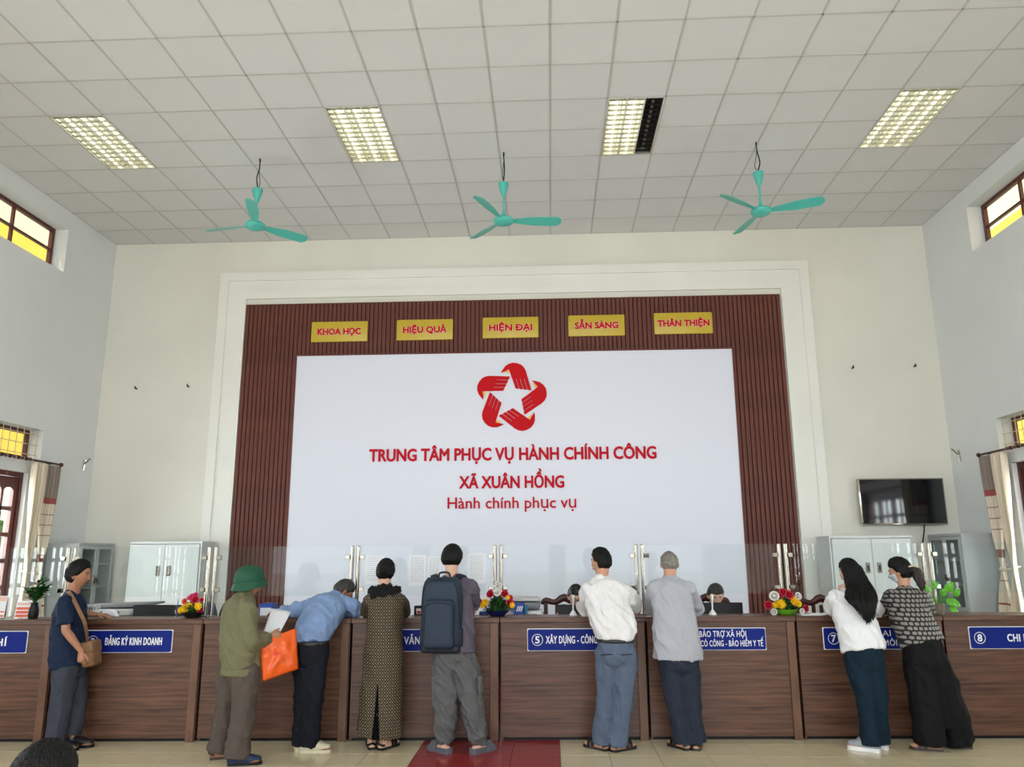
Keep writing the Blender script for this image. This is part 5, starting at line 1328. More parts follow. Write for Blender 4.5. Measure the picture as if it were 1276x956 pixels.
bm = B(); tube(bm, [b0 + V((-.028, -.03, .028)), b0 + bk_ * .012 + V((0, -.03, .034)), b0 + V((.032, -.03, .024))], [.010, .012, .010], V((0, 0, 1)), .7); 
for q in range(4): ball(bm, b0 + bk_ * .01 + V((-.024 + q * .016, -.04, .034)), .006, u=8, v=6)
part('hair_clip', bm_me(bm), mat('pearl_clip', (214, 204, 176), .3), P)
bm = B(); q = bmesh.ops.create_uvsphere(bm, u_segments=40, v_segments=30, radius=1)
for v in q['verts']:
    d = v.co.normalized(); inm = sm(.15, .35, d.y) * sm(-1.0, -.75, d.z) * sm(-.02, -.12, d.z)
    v.co = hd + R @ ((hp(d) + d * (.007 * inm - .02 * (1 - inm))) * .94)
part('face_mask', bm_me(bm), mat('pale_blue_mask', (200, 212, 222), .8), P)
bl = lattice('dotted_blouse_cloth', (22, 21, 22), (136, 130, 126), 27, 'dots'); wk = cloth('black_flowing_cloth', (17, 17, 19), ns=6)
garment(P, 'blouse', [([off(nk, 0, 0, -.02), nk.lerp(ch, .45), ch, wa, off(pe, 0, 0, .03)], [.07, .15, .172, .182, .188], dict(flat=V((0, 1, 0)), ratio=[.9, .66, .74, .76, .76], seg=24, caps=(1, 0))),
    ([shL, off(nk, 0, 0, -.05), shR], [.062, .064, .062], {}), ([shL, shL.lerp(elL, .5), elL], [.068, .07, .062], dict(smooth=False)), ([shR, shR.lerp(elR, .5), elR], [.068, .07, .062], dict(smooth=False)),
    ([elL, elL.lerp(wrL, .85)], [.06, .048], dict(caps=(1, 0))), ([elR, elR.lerp(wrR, .85)], [.06, .048], dict(caps=(1, 0)))], bl, wr=(.008, 6, 3, 71))
garment(P, 'wide_trousers', [([off(pe, 0, 0, .05), off(pe, 0, 0, -.10)], [.165, .18], dict(flat=V((0, 1, 0)), ratio=.8, seg=22)), ([off(pe, 0, 0, -.08), A(1166, 868, 7.18), A(1176, 905, 7.2)], [.15, .15, .12], dict(flat=V((0, 1, 0)), ratio=.6, caps=(1, 0)))] +
    [([l[0], l[0].lerp(l[1], .5), l[1], l[1].lerp(off(l[2], -.03), .5), off(l[2], -.035, 0, -.03)], [.12, .125, .125, .125, .12], dict(caps=(1, 0))) for l in legs], wk, wr=(.010, 5, 1.5, 73))
for l in legs: sandal(P, l[2], l[3], .94, 'flat', M['brownleather'])

# ---- clerks sitting behind the counter
def chair(loc, rz, label, m, kind):
    t_ = thing('desk_chair', label, 'chair', loc, rz)
    if kind == 'office':
        bm = B(); rbox(bm, (-.24, -.23, .43), (.24, .24, .50), .03, 3); obj('seat', bm, m, t_, 'auto')
        bm = B(); tube(bm, [(0, .26, .60), (0, .27, .75), (0, .28, .95), (0, .28, 1.08)], [.16, .20, .21, .17], V((0, 1, 0)), .16, 24); obj('backrest', bm, m, t_, True)
        bm = B(); cyl(bm, (0, 0, .12), (0, 0, .44), .03); box(bm, (-.03, .2, .46), (.03, .27, .7)); obj('column', bm, M['black'], t_)
        for k in range(5):
            bm = B(); a = k * 2 * PI / 5; e = V((.28 * math.cos(a), .28 * math.sin(a), .06)); cyl(bm, (0, 0, .13), e, .018, seg=8); lg = obj('leg', bm, M['black'], t_)
            bm = B(); cyl(bm, e + V((-.01, 0, -.03)), e + V((.015, 0, -.03)), .03, seg=12); obj('caster', bm, M['black'], lg)
    else:
        bm = B(); rbox(bm, (-.22, -.22, .42), (.22, .22, .46), .01, 2); obj('seat', bm, m, t_, 'auto')
        for x in (-.2, .2):
            for y in (-.2, .2):
                bm = B(); rbox(bm, (x - .02, y - .02, 0), (x + .02, y + .02, .42), .004, 1); obj('leg', bm, m, t_)
            bm = B(); rbox(bm, (x - .022, .185, .46), (x + .022, .225, 1.10), .008, 2); obj('back_post', bm, m, t_)
        bm = B(); tube(bm, [(-.24, .205, 1.09), (-.2, .205, 1.12), (-.1, .205, 1.10), (0, .205, 1.15), (.1, .205, 1.10), (.2, .205, 1.12), (.24, .205, 1.09)], [.02, .032, .03, .042, .03, .032, .02], V((0, 1, 0)), .6, 12); obj('carved_top_rail', bm, m, t_, True)
        bm = B(); rbox(bm, (-.18, .195, .72), (.18, .215, .76), .004, 1); obj('cross_rail', bm, m, t_)
        for k in range(3):
            bm = B(); rbox(bm, (-.10 + .08 * k, .198, .76), (-.06 + .08 * k, .212, 1.08), .004, 1); obj('back_splat', bm, m, t_)
    return t_
def clerk(px, py, label, shirt, glasses, yaw):
    Y = 8.42; hd = A(px, py, Y); f = V((yaw, -1, -.42)); nk = V((hd.x, Y + .07, hd.z - .17)); ch = V((hd.x, Y + .13, .92)); pe = V((hd.x, Y + .22, .56))
    sL, sR = nk + V((.17, .01, -.06)), nk + V((-.17, .01, -.06))
    eL, eR = V((hd.x + .24, Y - .08, .83)), V((hd.x - .24, Y - .08, .83)); wL, wR = V((hd.x + .12, Y - .30, .80)), V((hd.x - .12, Y - .30, .80))
    legs = [(pe + V((.09, -.05, 0)), V((hd.x + .12, Y - .15, .52)), V((hd.x + .12, Y - .12, .08)), V((hd.x + .12, Y - .4, 0))), (pe + V((-.09, -.05, 0)), V((hd.x - .12, Y - .15, .52)), V((hd.x - .12, Y - .12, .08)), V((hd.x - .12, Y - .4, 0)))]
    P, R = person(label, (hd.x, Y + .1, 0), M['skin_l'], .95, hd, f, nk, ch, pe, [(sL, eL, wL, (-.4, -1, 0), (0, 0, -1), (-1, .3, 0), .4), (sR, eR, wR, (.4, -1, 0), (0, 0, -1), (1, .3, 0), .4)], legs, vox=.007)
    face_bits(P, hd, R, .95, M['hair']); hair_cap(P, hd, R, .95, M['hair'], .018, ((-1, -.45), (-.3, -.36), (-.05, .0), (.12, .05), (.35, .4), (1, .5)), 20)
    garment(P, 'shirt', [([off(nk, 0, 0, -.02), nk.lerp(ch, .4), ch, pe], [.065, .155, .17, .165], dict(flat=V((0, 1, 0)), ratio=[.9, .68, .74, .8], seg=20)), ([sL, off(nk, 0, 0, -.05), sR], [.065] * 3, {}),
        ([sL, eL], [.065, .056], {}), ([sR, eR], [.065, .056], {}), ([eL, eL.lerp(wL, .85)], [.054, .044], dict(caps=(1, 0))), ([eR, eR.lerp(wR, .85)], [.054, .044], dict(caps=(1, 0)))], shirt, vox=.011, wr=(.007, 8, 4, 80))
    garment(P, 'trousers', [([off(pe, 0, 0, .04), off(pe, 0, -.04, 0)], [.16, .16], dict(flat=UPV, ratio=.8))] + [([l[0], l[1], l[1].lerp(l[2], .5), off(l[2], 0, 0, 0)], [.09, .075, .068, .065], dict(caps=(1, 0))) for l in legs], bk, vox=.012, wr=(.006, 8, 3, 81))
    for l in legs: sandal(P, l[2], l[3], .95, 'shoe', M['blackleather'], M['black'])
    if glasses:
        g_ = V(hd); bm = B()
        for sx in (-1, 1):
            pts = [g_ + R @ (V((sx * .030 + .022 * math.cos(t), .100, .006 + .016 * math.sin(t))) * .95) for t in [k * PI / 6 for k in range(12)]]
            for a, b in zip(pts, pts[1:] + pts[:1]): cyl(bm, a, b, .0022, seg=6)
            cyl(bm, g_ + R @ (V((sx * .052, .099, .008)) * .95), g_ + R @ (V((sx * .078, .0, .012)) * .95), .002, seg=6)
        cyl(bm, g_ + R @ (V((-.008, .101, .01)) * .95), g_ + R @ (V((.008, .101, .01)) * .95), .002, seg=6)
        part('glasses', bm_me(bm), M['black'], P)
clerk(717.5, 744, 'seated male clerk with glasses behind the monitor by the white-shirted man', cloth('pale_office_shirt', (205, 210, 220)), True, .1)
clerk(891.8, 743, 'seated male clerk looking down behind the monitor right of the old man', cloth('dark_office_shirt', (52, 56, 66)), False, 0)
for px, lb_, k, m_ in ((703, 'dark red carved wooden chair behind the clerk with glasses', 'wood', 'darkwood'), (880, 'dark red carved wooden chair behind the clerk looking down', 'wood', 'darkwood'), (1023, 'dark red carved wooden chair, empty, left of the white cabinet', 'wood', 'darkwood'),
        (246, 'dark blue-grey office chair behind the flowers at the left', 'office', 'chairblue'), (293, 'black office chair behind the man in the green helmet', 'office', 'black')):
    if m_ == 'chairblue': M['chairblue'] = mat('slate_chair_fabric', (64, 78, 92), .7)
    Yc_ = 8.62 if k == 'wood' else 8.75
    if px == 1023: Yc_ = 8.4
    c_ = chair((A(px, 750, Yc_ + .2).x, Yc_, 0), 0, lb_, M[m_], k)

# ---- seated person in the foreground, only the head in view
hd = A(50, 982, 2.42); nk = hd + V((0, -.05, -.16)); ch = hd + V((0, -.04, -.36)); pe = V((hd.x, hd.y - .02, .50))
sL, sR = nk + V((-.17, 0, -.06)), nk + V((.17, 0, -.06)); eL, eR = V((sL.x - .05, sL.y + .06, .62)), V((sR.x + .05, sR.y + .06, .62)); wL, wR = V((hd.x - .1, hd.y + .28, .60)), V((hd.x + .1, hd.y + .28, .60))
legs = [(pe + V((-.09, .05, 0)), V((hd.x - .12, hd.y + .4, .48)), V((hd.x - .12, hd.y + .42, .08)), V((hd.x - .12, hd.y + .7, 0))), (pe + V((.09, .05, 0)), V((hd.x + .12, hd.y + .4, .48)), V((hd.x + .12, hd.y + .42, .08)), V((hd.x + .12, hd.y + .7, 0)))]
P, R = person('black-haired seated person with glasses at the bottom left, only head top visible', (hd.x, hd.y, 0), M['skin_l'], 1, hd, (.35, 1, -.25), nk, ch, pe,
    [(sL, eL, wL, (.3, 1, 0), (0, 0, -1), (1, 0, 0), .4), (sR, eR, wR, (-.3, 1, 0), (0, 0, -1), (-1, 0, 0), .4)], legs, vox=.007)
hair_cap(P, hd, R, 1, M['hair'], .012, ((-1, -.8), (-.2, -.7), (.0, -.3), (.3, .0), (1, .5)), 33, amp=.004)
bm = B()
for sx in (-1, 1):
    cyl(bm, hd + R @ V((sx * .074, .095, .0)), hd + R @ V((sx * .093, .0, .012)), .003, seg=8)
    pts = [hd + R @ V((sx * .034 + .028 * math.cos(t), .112, .0 + .02 * math.sin(t))) for t in [k * PI / 6 for k in range(12)]]
    for a, b in zip(pts, pts[1:] + pts[:1]): cyl(bm, a, b, .0025, seg=6)
    cyl(bm, hd + R @ V((sx * .062, .112, .004)), hd + R @ V((sx * .074, .095, .0)), .003, seg=8)
part('glasses', bm_me(bm), M['black'], P)
garment(P, 'shirt', [([off(nk, 0, 0, -.02), nk.lerp(ch, .4), ch, pe], [.065, .155, .17, .17], dict(flat=V((0, 1, 0)), ratio=[.9, .68, .74, .8], seg=20)), ([sL, off(nk, 0, 0, -.05), sR], [.065] * 3, {}),
    ([sL, eL, wL], [.066, .058, .046], dict(caps=(1, 0))), ([sR, eR, wR], [.066, .058, .046], dict(caps=(1, 0)))], cloth('black_jersey', (26, 26, 30)), vox=.011, wr=(.007, 8, 4, 90))
garment(P, 'trousers', [([off(pe, 0, 0, .02), off(pe, 0, .05, -.02)], [.16, .16], dict(flat=UPV, ratio=.75))] + [([l[0], l[1], l[1].lerp(l[2], .5), l[2]], [.09, .075, .068, .065], dict(caps=(1, 0))) for l in legs], bk, vox=.012, wr=(.006, 8, 3, 91))
for l in legs: sandal(P, l[2], l[3], .95, 'shoe', M['blackleather'], M['black'])
c_ = thing('waiting_chair', 'steel waiting chair under the foreground person, outside the photo', 'chair', (hd.x, hd.y, 0))
bm = B(); rbox(bm, (-.25, -.25, .34), (.25, .24, .365), .01, 2); obj('seat', bm, M['steel'], c_)
bm = B(); rbox(bm, (-.25, -.29, .36), (.25, -.27, .80), .008, 2); obj('backrest', bm, M['steel'], c_)
for x in (-.22, .22):
    for y in (-.22, .2):
        bm = B(); cyl(bm, (x, y, 0), (x, y, .345), .014); obj('leg', bm, M['steel'], c_)
#@@ITEMS

# ================================================================ THINGS ON AND BEHIND THE COUNTER
def on_counter(px, d=.16):
    x = A(px, 770, 7.6).x; return V((x, YC(x) + d, TOP))
fy = mat('yellow_petal', (246, 200, 20), .6, noise_amt=.1, nscale=40); fr2 = mat('crimson_petal', (196, 20, 56), .6, noise_amt=.2, nscale=40); fw = mat('white_petal', (232, 228, 222), .6)
fo = mat('orange_petal', (222, 74, 30), .6, noise_amt=.15, nscale=40); fp = mat('pink_petal', (214, 60, 110), .6); lf = mat('arrangement_leaf', (44, 92, 40), .6, noise_amt=.3, nscale=25)
def mum(c, r, n, rn, rise=.5):
    bm = B()
    for ly in range(4):
        m_ = 16 - 3 * ly; el = .15 + ly * .38
        for k in range(m_):
            a = 2 * PI * (k + ly * .5) / m_ + rn.uniform(-.1, .1); d = (n.orthogonal().normalized() * math.cos(a) + n.cross(n.orthogonal().normalized()) * math.sin(a)) * math.cos(el) + n * math.sin(el)
            sd = d.cross(n).normalized(); L = r * (1 - .12 * ly)
            p = [c + d * .1 * r, c + d * L * .6 + sd * r * .14 + n * .06 * r, c + d * L, c + d * L * .6 - sd * r * .14 + n * .06 * r]
            bm.faces.new([bm.verts.new(q) for q in p])
    ball(bm, c + n * r * .15, r * .3, u=8, v=6); return bm
def rose(c, r, n, rn):
    bm = B(); x = n.orthogonal().normalized(); y = n.cross(x)
    for ly in range(4):
        m_ = 5; rr = r * (.35 + .22 * ly)
        for k in range(m_):
            a = 2 * PI * (k + ly * .4) / m_; pr = None
            g = []
            for i in range(4):
                t = a + (i / 3 - .5) * 1.5; d = x * math.cos(t) + y * math.sin(t)
                g.append([bm.verts.new(c + d * rr * q + n * r * h_) for q, h_ in ((.3, -.5), (.85, -.2), (1.0, .25), (1.05 + .05 * ly, .55 - .12 * ly))])
            for p, q in zip(g, g[1:]):
                for i in range(3): bm.faces.new((p[i], p[i + 1], q[i + 1], q[i]))
    ball(bm, c, r * .35, u=8, v=6); return bm
def leafblade(bm, b, d, L, w_, droop):
    d = d.normalized(); s_ = d.cross(V((0, 0, 1))); s_ = s_.normalized() if s_.length > .01 else V((1, 0, 0)); up = s_.cross(d); n_ = 5; pr = None
    for k in range(n_ + 1):
        t = k / n_; c = b + d * L * t + V((0, 0, -droop * L * t * t)); ww = w_ * math.sin(PI * min(.98, .12 + .86 * t))
        row = [bm.verts.new(c - s_ * ww + up * ww * .25), bm.verts.new(c), bm.verts.new(c + s_ * ww + up * ww * .25)]
        if pr:
            for i in range(2): bm.faces.new((pr[i], pr[i + 1], row[i + 1], row[i]))
        pr = row
def arrangement(loc, label, flowers, w_, h, seed, bowl):
    rn = random.Random(seed); t_ = thing('flower_arrangement', label, 'flowers', loc, 0, 'flower bowls on the counter')
    bm = B(); lathe(bm, [(.0, 0), (.06, 0), (.075, .012), (.10, .035), (.115, .052), (.108, .052), (.085, .03), (0, .025)], seg=28); obj('bowl', bm, bowl, t_, 'auto')
    bm = B()
    for k in range(420):
        a = rn.uniform(0, 2 * PI); q = rn.uniform(0, 1); d = V((math.cos(a) * 1.2, math.sin(a) * .7, rn.uniform(.1, 1.6)))
        b = V((math.cos(a) * w_ * .6 * q, math.sin(a) * .06 * q, .04 + rn.uniform(0, h * .65) * (1 - .5 * q)))
        leafblade(bm, b, d, rn.uniform(.03, .075), rn.uniform(.008, .016), .3)
    o = obj('foliage', bm, lf, t_); o['kind'] = 'stuff'
    for kind, x, z, r in flowers:
        y = -.05 + rn.uniform(-.015, .015) + max(0, z - .12) * .25; n = V((x * 2.4, -.8, z * 1.3)).normalized(); c = V((x, y, z))
        m_ = {'y': fy, 'r': fr2, 'w': fw, 'o': fo, 'p': fp}[kind]
        bm = mum(c, r, n, rn) if kind in 'yo' else rose(c, r, n, rn)
        f_ = obj('flower', bm, m_, t_); 
        bm = B(); cyl(bm, V((x * .3, 0, .04)), c - n * r * .2, .002, seg=5); obj('stem', bm, lf, f_)
        if kind == 'w': f_['label'] = 'white flower'
        elif kind in 'yo': f_['label'] = 'yellow flower' if kind == 'y' else 'orange flower'
        else: f_['label'] = 'red flower' if kind == 'r' else 'pink flower'
    return t_
black_bowl = mat('black_bowl', (24, 26, 24), .3); navy_bowl = mat('navy_bowl', (20, 30, 84), .25); green_bowl = mat('lime_bowl', (110, 180, 40), .35)
arrangement(on_counter(247.5), 'yellow, orange and pink flowers in a black bowl, left of the helmeted man',
    [('y', -.055, .085, .05), ('y', -.02, .10, .045), ('y', .075, .105, .042), ('y', -.09, .07, .035), ('o', -.06, .15, .036), ('r', .035, .165, .03), ('p', .0, .185, .03), ('p', .03, .205, .022), ('p', -.03, .18, .02), ('r', .085, .07, .025), ('r', .09, .16, .018)], .11, .15, 3, black_bowl)
arrangement(on_counter(620), 'tall yellow and red flowers with a white top in a navy bowl, centre counter',
    [('y', -.11, .125, .044), ('y', -.135, .10, .034), ('r', -.065, .20, .03), ('r', .07, .20, .03), ('r', -.165, .13, .026), ('r', .12, .12, .034), ('r', .12, .165, .024), ('y', .14, .10, .032), ('y', .10, .17, .024), ('w', .0, .215, .03), ('w', -.012, .25, .03), ('w', .012, .275, .028), ('w', .0, .30, .018), ('w', .02, .235, .022)], .20, .20, 4, navy_bowl)
arrangement(on_counter(983), 'yellow and red flowers with white ones in a lime bowl, right of centre',
    [('y', -.05, .10, .052), ('y', .075, .125, .052), ('y', -.10, .09, .036), ('y', .11, .10, .036), ('r', -.02, .205, .03), ('r', .03, .18, .034), ('r', -.04, .18, .022), ('r', -.165, .09, .032), ('r', .175, .06, .028), ('w', -.105, .17, .038), ('w', .11, .17, .03), ('w', -.12, .03, .026), ('w', .13, .035, .024)], .22, .17, 5, green_bowl)
# potted plants
zz = mat('dark_glossy_leaf', (36, 84, 34), .3, noise_amt=.25, nscale=14); po = mat('lime_leaf', (96, 176, 40), .4, noise_amt=.25, nscale=14)
c = on_counter(62, .1); t_ = thing('potted_plant', 'dark green glossy-leaved plant in a black vase behind the man in navy', 'plant', c)
bm = B(); lathe(bm, [(0, 0), (.035, 0), (.045, .03), (.04, .09), (.028, .13), (.034, .145), (.028, .145), (.022, .12), (0, .1)], seg=24); obj('vase', bm, M['black'], t_, 'auto')
rn = random.Random(4)
for k in range(9):
    a = rn.uniform(0, 2 * PI); e = V((math.cos(a) * .10, math.sin(a) * .06, rn.uniform(.24, .36))); bm = B(); tube(bm, [V((0, 0, .12)), V((e.x * .4, e.y * .4, .2)), e], [.004, .003, .002], seg=6)
    st = obj('stem', bm, zz, t_)
    for q in range(7):
        bm = B(); t = .3 + q * .11; b = V((0, 0, .12)).lerp(e, t); d = V((math.cos(a + q * 2.2), math.sin(a + q * 2.2) * .8, .6)); leafblade(bm, b, d, .085, .030, .2); obj('leaf', bm, zz, st)
c = on_counter(1177, .12); t_ = thing('potted_plant', 'lime-leaved pothos in a clay glass pot beside the right steel post', 'plant', c)
bm = B(); lathe(bm, [(0, 0), (.042, 0), (.05, .03), (.054, .10), (.048, .10), (.044, .04), (0, .03)], seg=24); obj('pot', bm, mat('stone_pot', (120, 104, 88), .5, noise_amt=.3, nscale=30), t_, 'auto')
for k, (x, z, sz) in enumerate(((-.07, .20, .07), (-.02, .23, .085), (.06, .21, .09), (.10, .13, .085), (.13, .17, .07), (.05, .14, .08), (-.05, .13, .07), (.02, .17, .07), (-.10, .15, .06), (.09, .07, .07))):
    e = V((x, -.03 - .02 * (k % 3), z)); bm = B(); tube(bm, [V((x * .2, 0, .08)), e * .6 + V((0, 0, .06)), e], .0025, seg=5); st = obj('stem', bm, po, t_)
    d = V((x * 5, -1, .35 if z > .15 else -.3)).normalized(); bm = B(); s_ = V((1, 0, 0)); b = e; rows_ = []; up = V((0, -.5, .9)).normalized()
    dd = V((math.copysign(.75, x) * (.5 + abs(x) * 4), -.25, .75 if z > .16 else -.5)).normalized(); nn = V((0, -1, .35)); sdv = dd.cross(nn).normalized(); n_ = 7
    for q in range(n_ + 1):
        t = q / n_; ww = sz * .45 * (math.sin(PI * (t ** .6)) if t < 1 else 0) + .0005; cc = b + dd * sz * 1.25 * t - nn.normalized() * -.012 * math.sin(PI * t)
        rows_.append([bm.verts.new(cc - sdv * ww + nn * -.006), bm.verts.new(cc), bm.verts.new(cc + sdv * ww + nn * -.006)])
    for p, q in zip(rows_, rows_[1:]):
        for i in range(2): bm.faces.new((p[i], p[i + 1], q[i + 1], q[i]))
    obj('leaf', bm, po, st)
# monitors seen over the counter
def monitor(px0, px1, pyt, label, Y=7.98):
    a = A(px0, pyt, Y); b = A(px1, pyt, Y); t_ = thing('computer_monitor', label, 'monitor', ((a.x + b.x) / 2, Y, .76)); W = (b.x - a.x) / 2; h = a.z - .76
    bm = B(); rbox(bm, (-W, -.012, h - .34), (W, .012, h), .006, 2); obj('casing', bm, M['black'], t_, 'auto')
    bm = B(); box(bm, (-W + .012, .0122, h - .325), (W - .012, .0135, h - .015)); obj('screen', bm, M['screen'], t_)
    bm = B(); rbox(bm, (-.03, -.05, .01), (.03, -.012, h - .12), .006, 1); obj('stand', bm, M['black'], t_)
    bm = B(); rbox(bm, (-.11, -.12, 0), (.11, .08, .012), .004, 1); obj('base', bm, M['black'], t_)
    return t_
monitor(167, 232, 754, 'black monitor back behind the counter, left of the orange and yellow flowers')
mo = monitor(695, 740, 753.5, 'black monitor back in front of the clerk with glasses')
mo = monitor(874, 925, 751, 'black monitor back in front of the clerk looking down')
for k in range(2):
    bm = B(); n = 20; 
    for q in range(n):
        t0, t1 = 2 * PI * q / n, 2 * PI * (q + 1) / n
        bm.faces.new([bm.verts.new((.0 + r * math.cos(t) + (-.012 if k else .012), -.0125, .28 + r * .8 * math.sin(t))) for r, t in ((.013, t0), (.0145, t0), (.0145, t1), (.013, t1))])
    bmesh.ops.remove_doubles(bm, verts=bm.verts, dist=1e-5); obj('logo_ring', bm, mat('dim_logo', (96, 100, 106), .4), mo)
monitor(357, 374, 758, 'small dark monitor behind the left arm of the bending man', 7.95)
t_ = monitor(430, 446, 750, 'dark monitor behind the head of the bending man', 7.95)
# white desk cameras on goosenecks
for px, lb_ in ((714.5, 'by the white-shirted man'), (891, 'in front of the clerk looking down')):
    c = on_counter(px, .2); t_ = thing('desk_microphone', 'white upright microphone stand on the counter ' + lb_, 'microphone', c, 0, 'white microphone stands')
    bm = B(); lathe(bm, [(0, 0), (.036, 0), (.034, .012), (.02, .03), (.009, .045), (.008, .05), (0, .05)], seg=20); obj('base', bm, M['white'], t_, 'auto')
    bm = B(); tube(bm, [(0, 0, .045), (.001, 0, .10), (.003, 0, .155)], [.007, .008, .010], seg=10); obj('stem', bm, M['white'], t_, True)
    bm = B(); rbox(bm, (-.008, -.012, .135), (.014, .01, .185), .004, 2); obj('head', bm, M['white'], t_, 'auto')
# copier at the left
c = A(146, 770, 8.5); t_ = thing('photocopier', 'grey office photocopier with open-edged lid behind the left counter', 'copier', (c.x, 8.5, 0))
g1_ = mat('copier_grey', (128, 130, 134), .5); g2_ = mat('copier_light', (206, 206, 204), .5)
bm = B(); rbox(bm, (-.33, -.28, .1), (.33, .3, .86), .015, 2); obj('cabinet_body', bm, g2_, t_, 'auto')
bm = B(); rbox(bm, (-.35, -.3, .86), (.35, .3, 1.0), .015, 2); obj('scanner_unit', bm, g1_, t_, 'auto')
bm = B(); rbox(bm, (-.33, -.3, 1.09), (.40, .3, 1.115), .008, 2, MX.Rotation(-.03, 4, 'Y')); rbox(bm, (-.33, -.27, 1.0), (.3, .3, 1.09), .02, 2); obj('lid', bm, g1_, t_, 'auto')
bm = B(); rbox(bm, (-.02, -.42, 1.0), (.36, -.28, 1.06), .01, 2, MX.Translation((0, 0, .02))); o = obj('control_panel', bm, g2_, t_, 'auto')
for k in range(3):
    bm = B(); cyl(bm, (.06 + .09 * k, -.421, 1.055), (.06 + .09 * k, -.43, 1.055), .01, seg=12); obj('button', bm, g1_, o)
for z in (.3, .5):
    bm = B(); rbox(bm, (-.3, -.29, z), (.3, -.27, z + .17), .008, 1); obj('paper_drawer', bm, g1_, t_)
# printer behind the central flowers
c = A(655, 770, 8.3); t_ = thing('printer', 'white laser printer behind the central flower bowl', 'printer', (c.x, 8.3, .76))
bm = B(); rbox(bm, (-.19, -.2, 0), (.17, .2, .30), .02, 3); obj('body', bm, M['white'], t_, 'auto')
bm = B(); rbox(bm, (-.19, -.22, .32), (.15, .2, .385), .015, 2); obj('scanner_unit', bm, g1_, t_, 'auto')
bm = B(); rbox(bm, (-.20, -.23, .395), (.14, .21, .42), .006, 2); obj('lid', bm, g2_, t_, 'auto')
bm = B(); rbox(bm, (.02, -.212, .12), (.12, -.195, .27), .006, 1)
o = obj('vent_panel', bm, M['black'], t_)
for k in range(4):
    bm = B(); box(bm, (.025, -.216, .135 + k * .032), (.115, -.211, .142 + k * .032)); obj('vent_slat', bm, g1_, o)
bm = B(); tube(bm, [(.18, -.19, .29), (.21, -.19, .2), (.22, -.18, .05), (.2, -.16, 0)], .004, seg=6); obj('cable', bm, M['black'], t_)
bl_ = mat('blue_box_card', (22, 68, 160), .45)
def simple_box(name, cat__, label, px0, px1, pyt, Y, m, depth=.12, z0=.76, extra=None):
    a = A(px0, pyt, Y); b = A(px1, pyt, Y); t_ = thing(name, label, cat__, ((a.x + b.x) / 2, Y, z0)); W = (b.x - a.x) / 2; h = a.z - z0
    bm = B(); rbox(bm, (-W, 0, 0), (W, depth, h), .004, 1); obj('body', bm, m, t_, 'auto')
    if extra: extra(t_, W, h)
    return t_
def stripe(t_, W, h):
    for k in range(3):
        bm = B(); q = -W * .5 + k * W * .4; prism(bm, [(q, h - .08), (q + .012, h - .08), (q + .03, h - .03), (q + .018, h - .03)], -.001, 0); obj('white_print', bm, M['lett'], t_)
simple_box('file_box', 'box', 'blue file box between the central flowers and the printer', 640, 652.5, 751.5, 7.95, bl_, extra=stripe)
simple_box('file_box', 'box', 'teal-blue folder box right of the blue box behind the flowers', 653.5, 657, 755, 7.97, mat('teal_card', (30, 110, 150), .5))
simple_box('file_tray', 'tray', 'low blue tray left of the central flower bowl', 597, 609, 762.5, 7.72, bl_, .1, TOP)
def sticker(t_, W, h):
    bm = B(); box(bm, (-W * .5, -.002, h - .075), (W * .55, 0, h - .025)); o = obj('sticker', bm, M['white'], t_)
    bm = B(); box(bm, (-W * .35, -.003, h - .07), (W * .4, -.002, h - .048)); obj('red_mark', bm, M['red'], o)
    bm = B(); rbox(bm, (-W * .8, -.0015, .01), (W * .8, -.0005, h * .45), .0004, 1); obj('front_panel', bm, M['screen'], t_)
simple_box('card_terminal', 'device', 'small black device with red and white sticker left of the backpack', 516, 528, 755, 7.72, M['black'], .05, TOP, sticker)
def screenb(t_, W, h):
    bm = B(); rbox(bm, (-W * .8, -.004, h * .35), (W * .8, 0, h * .9), .002, 1); obj('paper_slip', bm, M['paper'], t_)
simple_box('file_organiser', 'organiser', 'blue desk organiser behind the papers of the helmeted man', 323, 340, 752.5, 7.9, bl_, .16, .76, screenb)
# brochure stands and small things at the left
op = mat('orange_print', (224, 104, 74), .6); pk = mat('pink_print', (230, 190, 176), .6)
def leaflet(px0, px1, pyt, label, cols, seed):
    Y = 7.36; a = A(px0, pyt, Y); b = A(px1, pyt, Y); W = (b.x - a.x) / 2; h = a.z - TOP
    t_ = thing('leaflet_stand', label, 'leaflet stand', ((a.x + b.x) / 2, YC(a.x) + .12, TOP), 0, 'leaflet stands at the left')
    bm = B(); rbox(bm, (-W, 0, 0), (W, .004, h), .001, 1, MX.Rotation(-.12, 4, 'X')); box(bm, (-W, 0, 0), (W, .08, .004)); obj('acrylic_stand', bm, M['glass'], t_)
    bm = B(); box(bm, (-W + .006, -.003, .01), (W - .006, -.0015, h - .005)); bm.transform(MX.Rotation(-.12, 4, 'X')); s_ = obj('leaflet', bm, M['paper'], t_)
    for k, (z0, z1, m_) in enumerate(cols):
        bm = B(); box(bm, (-W + .012, -.004, h * z0), (W - .012, -.003, h * z1)); bm.transform(MX.Rotation(-.12, 4, 'X')); obj('printed_block', bm, m_, s_)
leaflet(-8, 10, 742, 'leaflet stand cut by the left edge with pale pink print', [(.75, .95, pk), (.08, .16, op), (.26, .32, op)], 1)
leaflet(20, 42, 748, 'orange and white leaflet stand at the left, near the plant', [(.08, .22, op), (.27, .42, op), (.47, .62, op), (.72, .86, pk)], 2)
c = on_counter(52, .2); t_ = thing('display_plate', 'round white plate with a yellow motif standing left of the plant', 'plate', c)
bm = B(); cyl(bm, (0, 0, .085), (0, .006, .085), .082, seg=36); obj('plate', bm, M['white'], t_, 'auto')
bm = B(); cyl(bm, (.0, -.0015, .06), (.0, 0, .06), .04, seg=24); obj('yellow_motif', bm, mat('pale_yellow_print', (222, 200, 90), .5), t_)
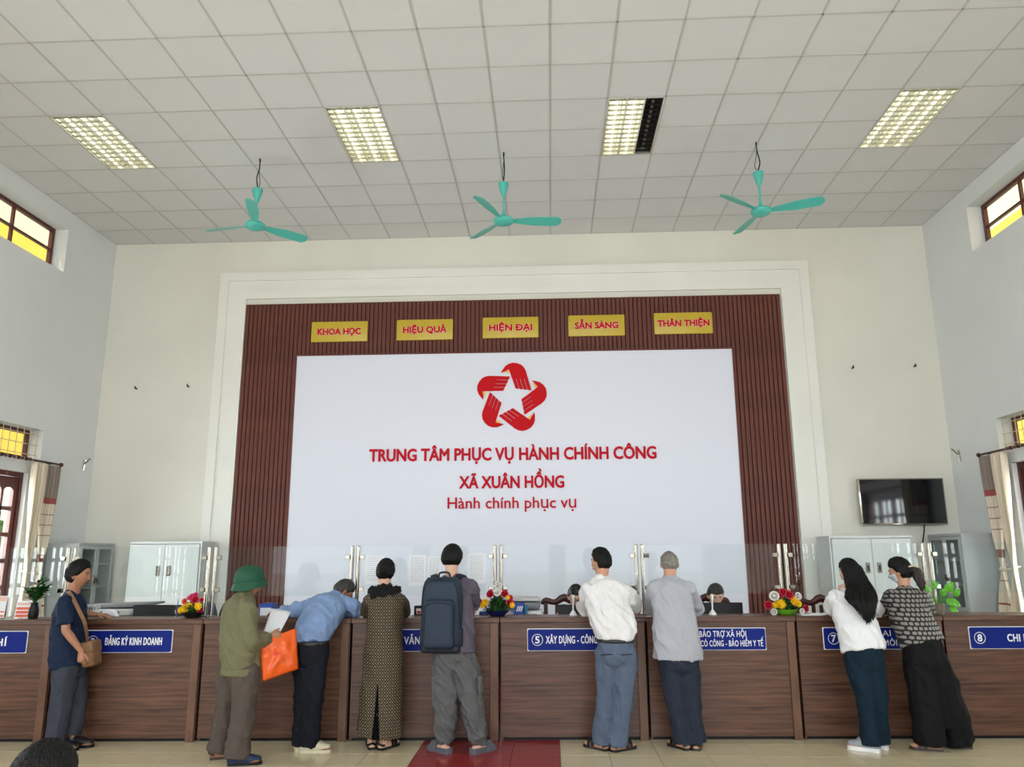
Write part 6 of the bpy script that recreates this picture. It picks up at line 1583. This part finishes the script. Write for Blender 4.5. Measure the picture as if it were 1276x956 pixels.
bm = B(); tube(bm, [(-.04, -.002, .11), (0, -.002, .125), (.045, -.002, .12)], .005, seg=6); obj('red_motif', bm, op, t_)
bm = B(); rbox(bm, (-.05, -.02, 0), (.05, .04, .012), .003, 1); obj('foot', bm, M['white'], t_)
c = on_counter(144, .2); t_ = thing('tissue_pack', 'crumpled white tissue pack beside the hand of the man in navy', 'tissues', c)
bm = B(); tube(bm, [(-.07, 0, .015), (-.02, 0, .035), (.03, 0, .045), (.08, .0, .015)], [.02, .04, .045, .012], V((0, 0, 1)), .7); part('wrapper', remesh(place(bm, c), .006, 1, (.006, 30, 30, 2)), M['paper'], t_)
c = on_counter(127.5, .22); t_ = thing('desk_phone_cradle', 'pale double-arched cradle behind the hand of the man in navy', 'cradle', c)
for x in (-.018, .018):
    bm = B(); tube(bm, [(x - .012, 0, 0), (x - .011, 0, .09), (x, 0, .12), (x + .011, 0, .09), (x + .012, 0, 0)], .004, seg=8); obj('arch', bm, g2_, t_, True)
bm = B(); rbox(bm, (-.04, -.02, 0), (.04, .02, .008), .002, 1); obj('base', bm, g2_, t_)
c = on_counter(232, .1); t_ = thing('pen_holder', 'slim clear pen holder left of the orange and yellow flowers', 'pen holder', c)
bm = B(); rbox(bm, (-.012, -.012, 0), (.012, .012, .16), .003, 1); obj('tube', bm, M['glass'], t_)
bm = B(); cyl(bm, (.0, 0, .004), (.004, 0, .175), .003, seg=8); obj('pen', bm, mat('violet_pen', (90, 60, 140), .4), t_)
for px, r, lb_ in ((1012, .1, 'left sheet of loose white papers beside the lime flower bowl'), (1026, -.2, 'right sheet of white papers by the elbow of the long-haired girl')):
    c = on_counter(px, .10); bm = B(); rbox(bm, (-.105, -.075, 0), (.105, .075, .006), .001, 1); bm.transform(MX.Translation(c + V((0, 0, .001 + (.007 if r < 0 else 0)))) @ MX.Rotation(r, 4, 'Z'))
    tag(obj('paper_sheet', bm, M['paper']), lb_, 'paper')
for px, lb_ in ((355.5, 'left dark pen standing behind the bending man'), (360.5, 'right dark pen standing behind the bending man')):
    c = on_counter(px, .3); bm = B(); cyl(bm, c, c + V((.002, 0, .10)), .005, seg=8); cyl(bm, c + V((0, 0, 0)), c + V((0, 0, .012)), .014, seg=12); tag(obj('pen', bm, M['black']), lb_, 'pen')
